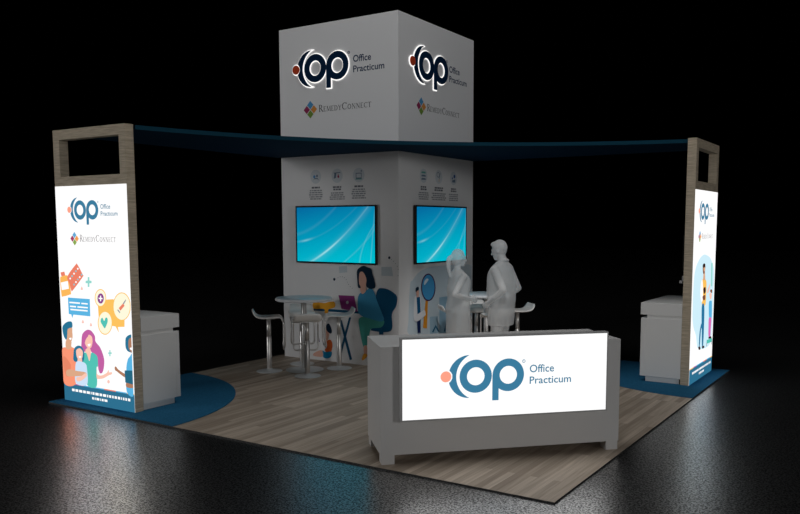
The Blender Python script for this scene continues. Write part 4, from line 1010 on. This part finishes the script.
def trunk(mb, rows, n=28):
    """stacked ovals: (z, half width, half depth, forward shift)"""
    rows = smooth_path(rows, 5); vs, fs = [], []
    for z, a, b, f in rows:
        for i in range(n):
            q = 2 * pi * i / n; c, s_ = cos(q), sin(q)
            k = 2.4
            vs.append((a * math.copysign(abs(c) ** (2 / k), c), f + b * math.copysign(abs(s_) ** (2 / k), s_), z))
    for j in range(len(rows) - 1):
        for i in range(n):
            k = (i + 1) % n; fs.append((j * n + i, j * n + k, (j + 1) * n + k, (j + 1) * n + i))
    fs.append(tuple(reversed(range(n)))); fs.append(tuple(range((len(rows) - 1) * n, len(rows) * n)))
    mb.add(vs, fs, M_fig, True)
def hand(mb, wrist, fwd, palm, side):
    """palm plus four bent fingers of unequal length and a thumb from the palm's side"""
    f = Vector(fwd).normalized(); p = Vector(palm); p = (p - f * p.dot(f)).normalized(); w = f.cross(p) * side
    W = Vector(wrist); C = W + f * .045
    rot = Matrix((w, f, p)).transposed()
    ball(mb, C, (.040, .052, .017), 14, rot)
    ball(mb, W + f * .075, (.041, .024, .015), 12, rot)
    for k, (o, l) in enumerate(((-.030, .068), (-.010, .078), (.011, .073), (.031, .056))):
        a = W + f * .078 + w * o; b = a + f * l * .45 + p * .008 + w * o * .12
        c = b + f * l * .28 + p * .018; e = c + f * l * .16 + p * .022
        limb(mb, [(*a, .0098), (*b, .0092), (*c, .0085), (*e, .0075)], 8, 3)
    a = W + f * .022 - w * .030; b = a + f * .030 - w * .024 + p * .010; c = b + f * .028 - w * .006 + p * .012
    limb(mb, [(*a, .0125), (*b, .011), (*c, .009)], 8, 3)
def figure(name, loc, facing, H, female, arms, label):
    mb = MB(); k = H / 1.75
    K = lambda *a: tuple(x * k for x in a)
    if female:
        tr = [(.46, .205, .150, .0), (.60, .212, .155, .0), (.80, .212, .150, .0), (.90, .204, .158, -.008), (1.0, .190, .148, .0), (1.08, .178, .138, .0), (1.18, .190, .150, .004), (1.29, .188, .146, .022), (1.37, .184, .116, .004), (1.425, .142, .076, -.008), (1.465, .060, .055, -.010)]
        sh, hipx = .190, .095
    else:
        tr = [(.66, .188, .155, .01), (.78, .196, .158, .0), (.90, .196, .158, -.004), (1.0, .204, .172, .0), (1.08, .206, .172, .0), (1.18, .210, .168, .0), (1.29, .212, .150, .008), (1.37, .210, .124, .0), (1.43, .172, .086, -.010), (1.475, .066, .062, -.012)]
        sh, hipx = .205, .100
    trunk(mb, [K(*r) for r in tr])
    # legs with trouser width, feet in shoes
    for s in (-1, 1):
        x = s * hipx; sx = s * (hipx + .012); fy = .03 if s > 0 else -.02
        g = 1.0 if not female else .93
        limb(mb, [(*K(x, -.005, .86), .092 * k * g), (*K(x, .004, .70), .084 * k * g), (*K(sx, .012 + fy * .5, .49), .060 * k * g), (*K(sx, fy - .006, .36), .060 * k * g), (*K(sx, fy - .012, .20), .049 * k * g), (*K(sx, fy - .012, .075), .044 * k * g)], 18)
        limb(mb, [(*K(sx, fy - .045, .046), .040 * k), (*K(sx, fy + .02, .046), .043 * k), (*K(sx + s * .008, fy + .09, .034), .040 * k), (*K(sx + s * .012, fy + .16, .026), .026 * k)], 14, 3)
        mb.box(*[v * k for v in (sx - .036, sx + .040, fy - .078, fy + .17)], 0.0, .02 * k, M_fig)
    # arms
    for s, (el, wr, pd) in zip((-1, 1), arms):
        S_ = Vector(K(s * (sh - .008), -.008, 1.372)); E_ = Vector(K(*el)); W_ = Vector(K(*wr))
        g = .86 if female else 1.0
        ball(mb, S_, (.060 * k * g, .060 * k * g, .062 * k * g))
        limb(mb, [(*S_, .058 * k * g), (*(S_.lerp(E_, .35)), .053 * k * g), (*(S_.lerp(E_, .8)), .045 * k * g), (*E_, .043 * k * g)], 14)
        limb(mb, [(*E_, .043 * k * g), (*(E_.lerp(W_, .35)), .042 * k * g), (*(E_.lerp(W_, .8)), .033 * k * g), (*W_, .028 * k * g)], 14)
        hand(mb, W_, (W_ - E_), Vector(pd), s)
    # neck and head (face looks to +y), slightly bowed
    hz = 1.628; tilt = Matrix.Rotation(radians(-16 if not female else -4), 3, 'X')
    piv = Vector((0, -.012, 1.50))
    def HD(x, y, z): return Vector(K(*(piv + tilt @ (Vector((x, y, z)) - piv))))
    limb(mb, [(*K(0, -.016, 1.42), .064 * k), (*HD(0, -.012, 1.50), .056 * k if not female else .048 * k), (*HD(0, .0, 1.57), .056 * k if not female else .048 * k)], 16)
    tk = [K(.078, .098, .106), tilt]
    ball(mb, HD(0, -.008, hz + .012), tk[0], 22, tilt)                     # skull
    ball(mb, HD(0, .030, hz - .040), K(.060, .070, .078), 18, tilt)        # face and jaw
    ball(mb, HD(0, .074, hz - .094), K(.028, .026, .022), 12, tilt)        # chin
    limb(mb, [(*HD(0, .092, hz + .018), .009 * k), (*HD(0, .108, hz - .012), .012 * k), (*HD(0, .116, hz - .030), .014 * k)], 10, 3)  # nose
    ball(mb, HD(0, .098, hz - .058), K(.022, .010, .006), 10, tilt); ball(mb, HD(0, .096, hz - .070), K(.019, .010, .007), 10, tilt)   # lips
    for s in (-1, 1):
        ball(mb, HD(s * .077, -.008, hz - .020), K(.010, .020, .031), 12, tilt)     # ear
        ball(mb, HD(s * .030, .084, hz + .006), K(.014, .011, .009), 10, tilt)      # eye
        ball(mb, HD(s * .031, .087, hz + .026), K(.020, .010, .005), 10, tilt)      # brow
    if female:
        ball(mb, HD(0, -.020, hz + .026), K(.088, .100, .104), 20, tilt)            # hair
        ball(mb, HD(0, -.030, hz - .030), K(.080, .078, .080), 18, tilt)
        limb(mb, [(*HD(0, -.105, hz + .020), .030 * k), (*HD(0, -.150, hz - .02), .036 * k), (*HD(0, -.160, hz - .10), .034 * k), (*HD(0, -.140, hz - .20), .024 * k), (*HD(0, -.122, hz - .27), .010 * k)], 14)   # ponytail
    else:
        ball(mb, HD(0, -.016, hz + .030), K(.084, .102, .100), 20, tilt)            # short hair
        ball(mb, HD(0, .058, hz - .082), K(.046, .042, .040), 14, tilt)             # beard
        ball(mb, HD(0, .046, hz + .088), K(.060, .050, .034), 14, tilt)             # front of hair
        # jacket collar
        limb(mb, [(*K(-.075, .03, 1.452), .020 * k), (*K(-.05, -.06, 1.488), .020 * k), (*K(.05, -.06, 1.488), .020 * k), (*K(.075, .03, 1.452), .020 * k)], 10)
    me = bpy.data.meshes.new('body'); me.from_pydata(mb.v, [], mb.f); me.update()
    bm = bmesh.new(); bm.from_mesh(me); bmesh.ops.recalc_face_normals(bm, faces=bm.faces); bm.to_mesh(me); bm.free()
    o = bpy.data.objects.new(name, me); COL.objects.link(o)
    r = o.modifiers.new('union', 'REMESH'); r.mode = 'VOXEL'; r.voxel_size = .0075; r.use_smooth_shade = True
    sm = o.modifiers.new('soften', 'SMOOTH'); sm.factor = .5; sm.iterations = 3
    dg = bpy.context.evaluated_depsgraph_get()
    nm = bpy.data.meshes.new_from_object(o.evaluated_get(dg))
    bpy.data.objects.remove(o); bpy.data.meshes.remove(me)
    zmin = min(v.co.z for v in nm.vertices)
    nm.transform(Matrix.Translation((0, 0, -zmin + .0005)))
    nm.materials.clear(); nm.materials.append(M_fig)
    for p in nm.polygons: p.use_smooth = True; p.material_index = 0
    o = bpy.data.objects.new(name, nm); COL.objects.link(o)
    o.location = (loc[0], loc[1], 0); o.rotation_euler = (0, 0, math.atan2(facing[1], facing[0]) - pi / 2)
    return tag(o, label, 'person', 'translucent white figures')
cr, aw = Vector((.846, .534)), Vector((-.534, .846))        # booth directions: across to the right, and away
# (elbow, wrist, palm direction) for the left-hand-side arm (-x) then the other
figure('person', (-3.094, 4.042), cr * .88 + aw * .40, 1.655, True,
       [((-.285, .000, 1.13), (-.135, .190, 1.07), (1, 0, .3)), ((.285, -.205, 1.14), (.165, .130, 1.05), (-1, 0, .3))],
       'translucent frosted figure of a woman with ponytail and bent arms, nearest the wall screen')
figure('person', (-2.49, 4.118), cr * -.80 + aw * .50, 1.785, False,
       [((-.292, -.175, 1.135), (-.225, .065, .965), (1, 0, .2)), ((.285, -.105, 1.12), (.205, .08, .975), (-1, 0, .3))],
       'taller translucent frosted figure of a man with short hair and long coat, head bowed')

# ------------------------------------------------------------------ camera
cam = bpy.data.cameras.new('camera'); co = bpy.data.objects.new('camera', cam); COL.objects.link(co)
cam.sensor_fit = 'HORIZONTAL'; cam.sensor_width = 36.0
cam.lens = 793.5172 / 800 * 36.0
cam.shift_x = -21.18 / 800; cam.shift_y = 48.26 / 800
co.location = (2.1435, -5.1901, 1.9908)
co.rotation_euler = (pi / 2 - .1017, 0.0007, .5628)
cam.clip_end = 200
SC.camera = co

# ------------------------------------------------------------------ light: a dark hall, dim house lamps and added fill lamps around the booth
w = bpy.data.worlds.new('dark_hall'); SC.world = w; w.use_nodes = True
w.node_tree.nodes['Background'].inputs[0].default_value = (0, 0, 0, 1)
w.node_tree.nodes['Background'].inputs[1].default_value = 0.0
def lamp(name, loc, target, size, power, col=(1, 1, 1)):
    l = bpy.data.lights.new(name, 'AREA'); l.shape = 'DISK'; l.size = size; l.energy = power; l.color = col
    o = bpy.data.objects.new(name, l); COL.objects.link(o); o.location = loc
    dv = Vector(target) - Vector(loc); o.rotation_euler = dv.to_track_quat('-Z', 'Y').to_euler()
    return o
lamp('hall_lamp_front', (11, -11, 4.7), (-3, 3, 2.5), 1.6, 110)
lamp('fill_lamp_side', (-13, -13.5, 4.7), (-3, 3, 2), 5, 480)  # broad fill, added to stand in for even ambient light
lamp('fill_lamp_flank', (18, -3.5, 4.7), (-3, 3, 2), 4, 400)  # second added fill, ambient stand-in for the right-hand faces
lamp('hall_lamp_overhead', (-1.6, 1.6, 10.5), (-1.6, 1.6, 0), 5, 210)
sp = bpy.data.lights.new('figure_fill_spot', 'SPOT'); sp.energy = 1500; sp.spot_size = radians(13); sp.spot_blend = .5; sp.shadow_soft_size = .15  # narrow spot added only to brighten the two figures
so = bpy.data.objects.new('figure_fill_spot', sp); COL.objects.link(so); so.location = (1.2, -2.6, 8.0)
so.rotation_euler = (Vector((-2.75, 4.05, 1.0)) - so.location).to_track_quat('-Z', 'Y').to_euler()

vs = SC.view_settings
SC.display_settings.display_device = 'sRGB'
vs.view_transform = 'Standard'; vs.look = 'None'; vs.exposure = 0.0; vs.gamma = 1.0; vs.use_curve_mapping = False
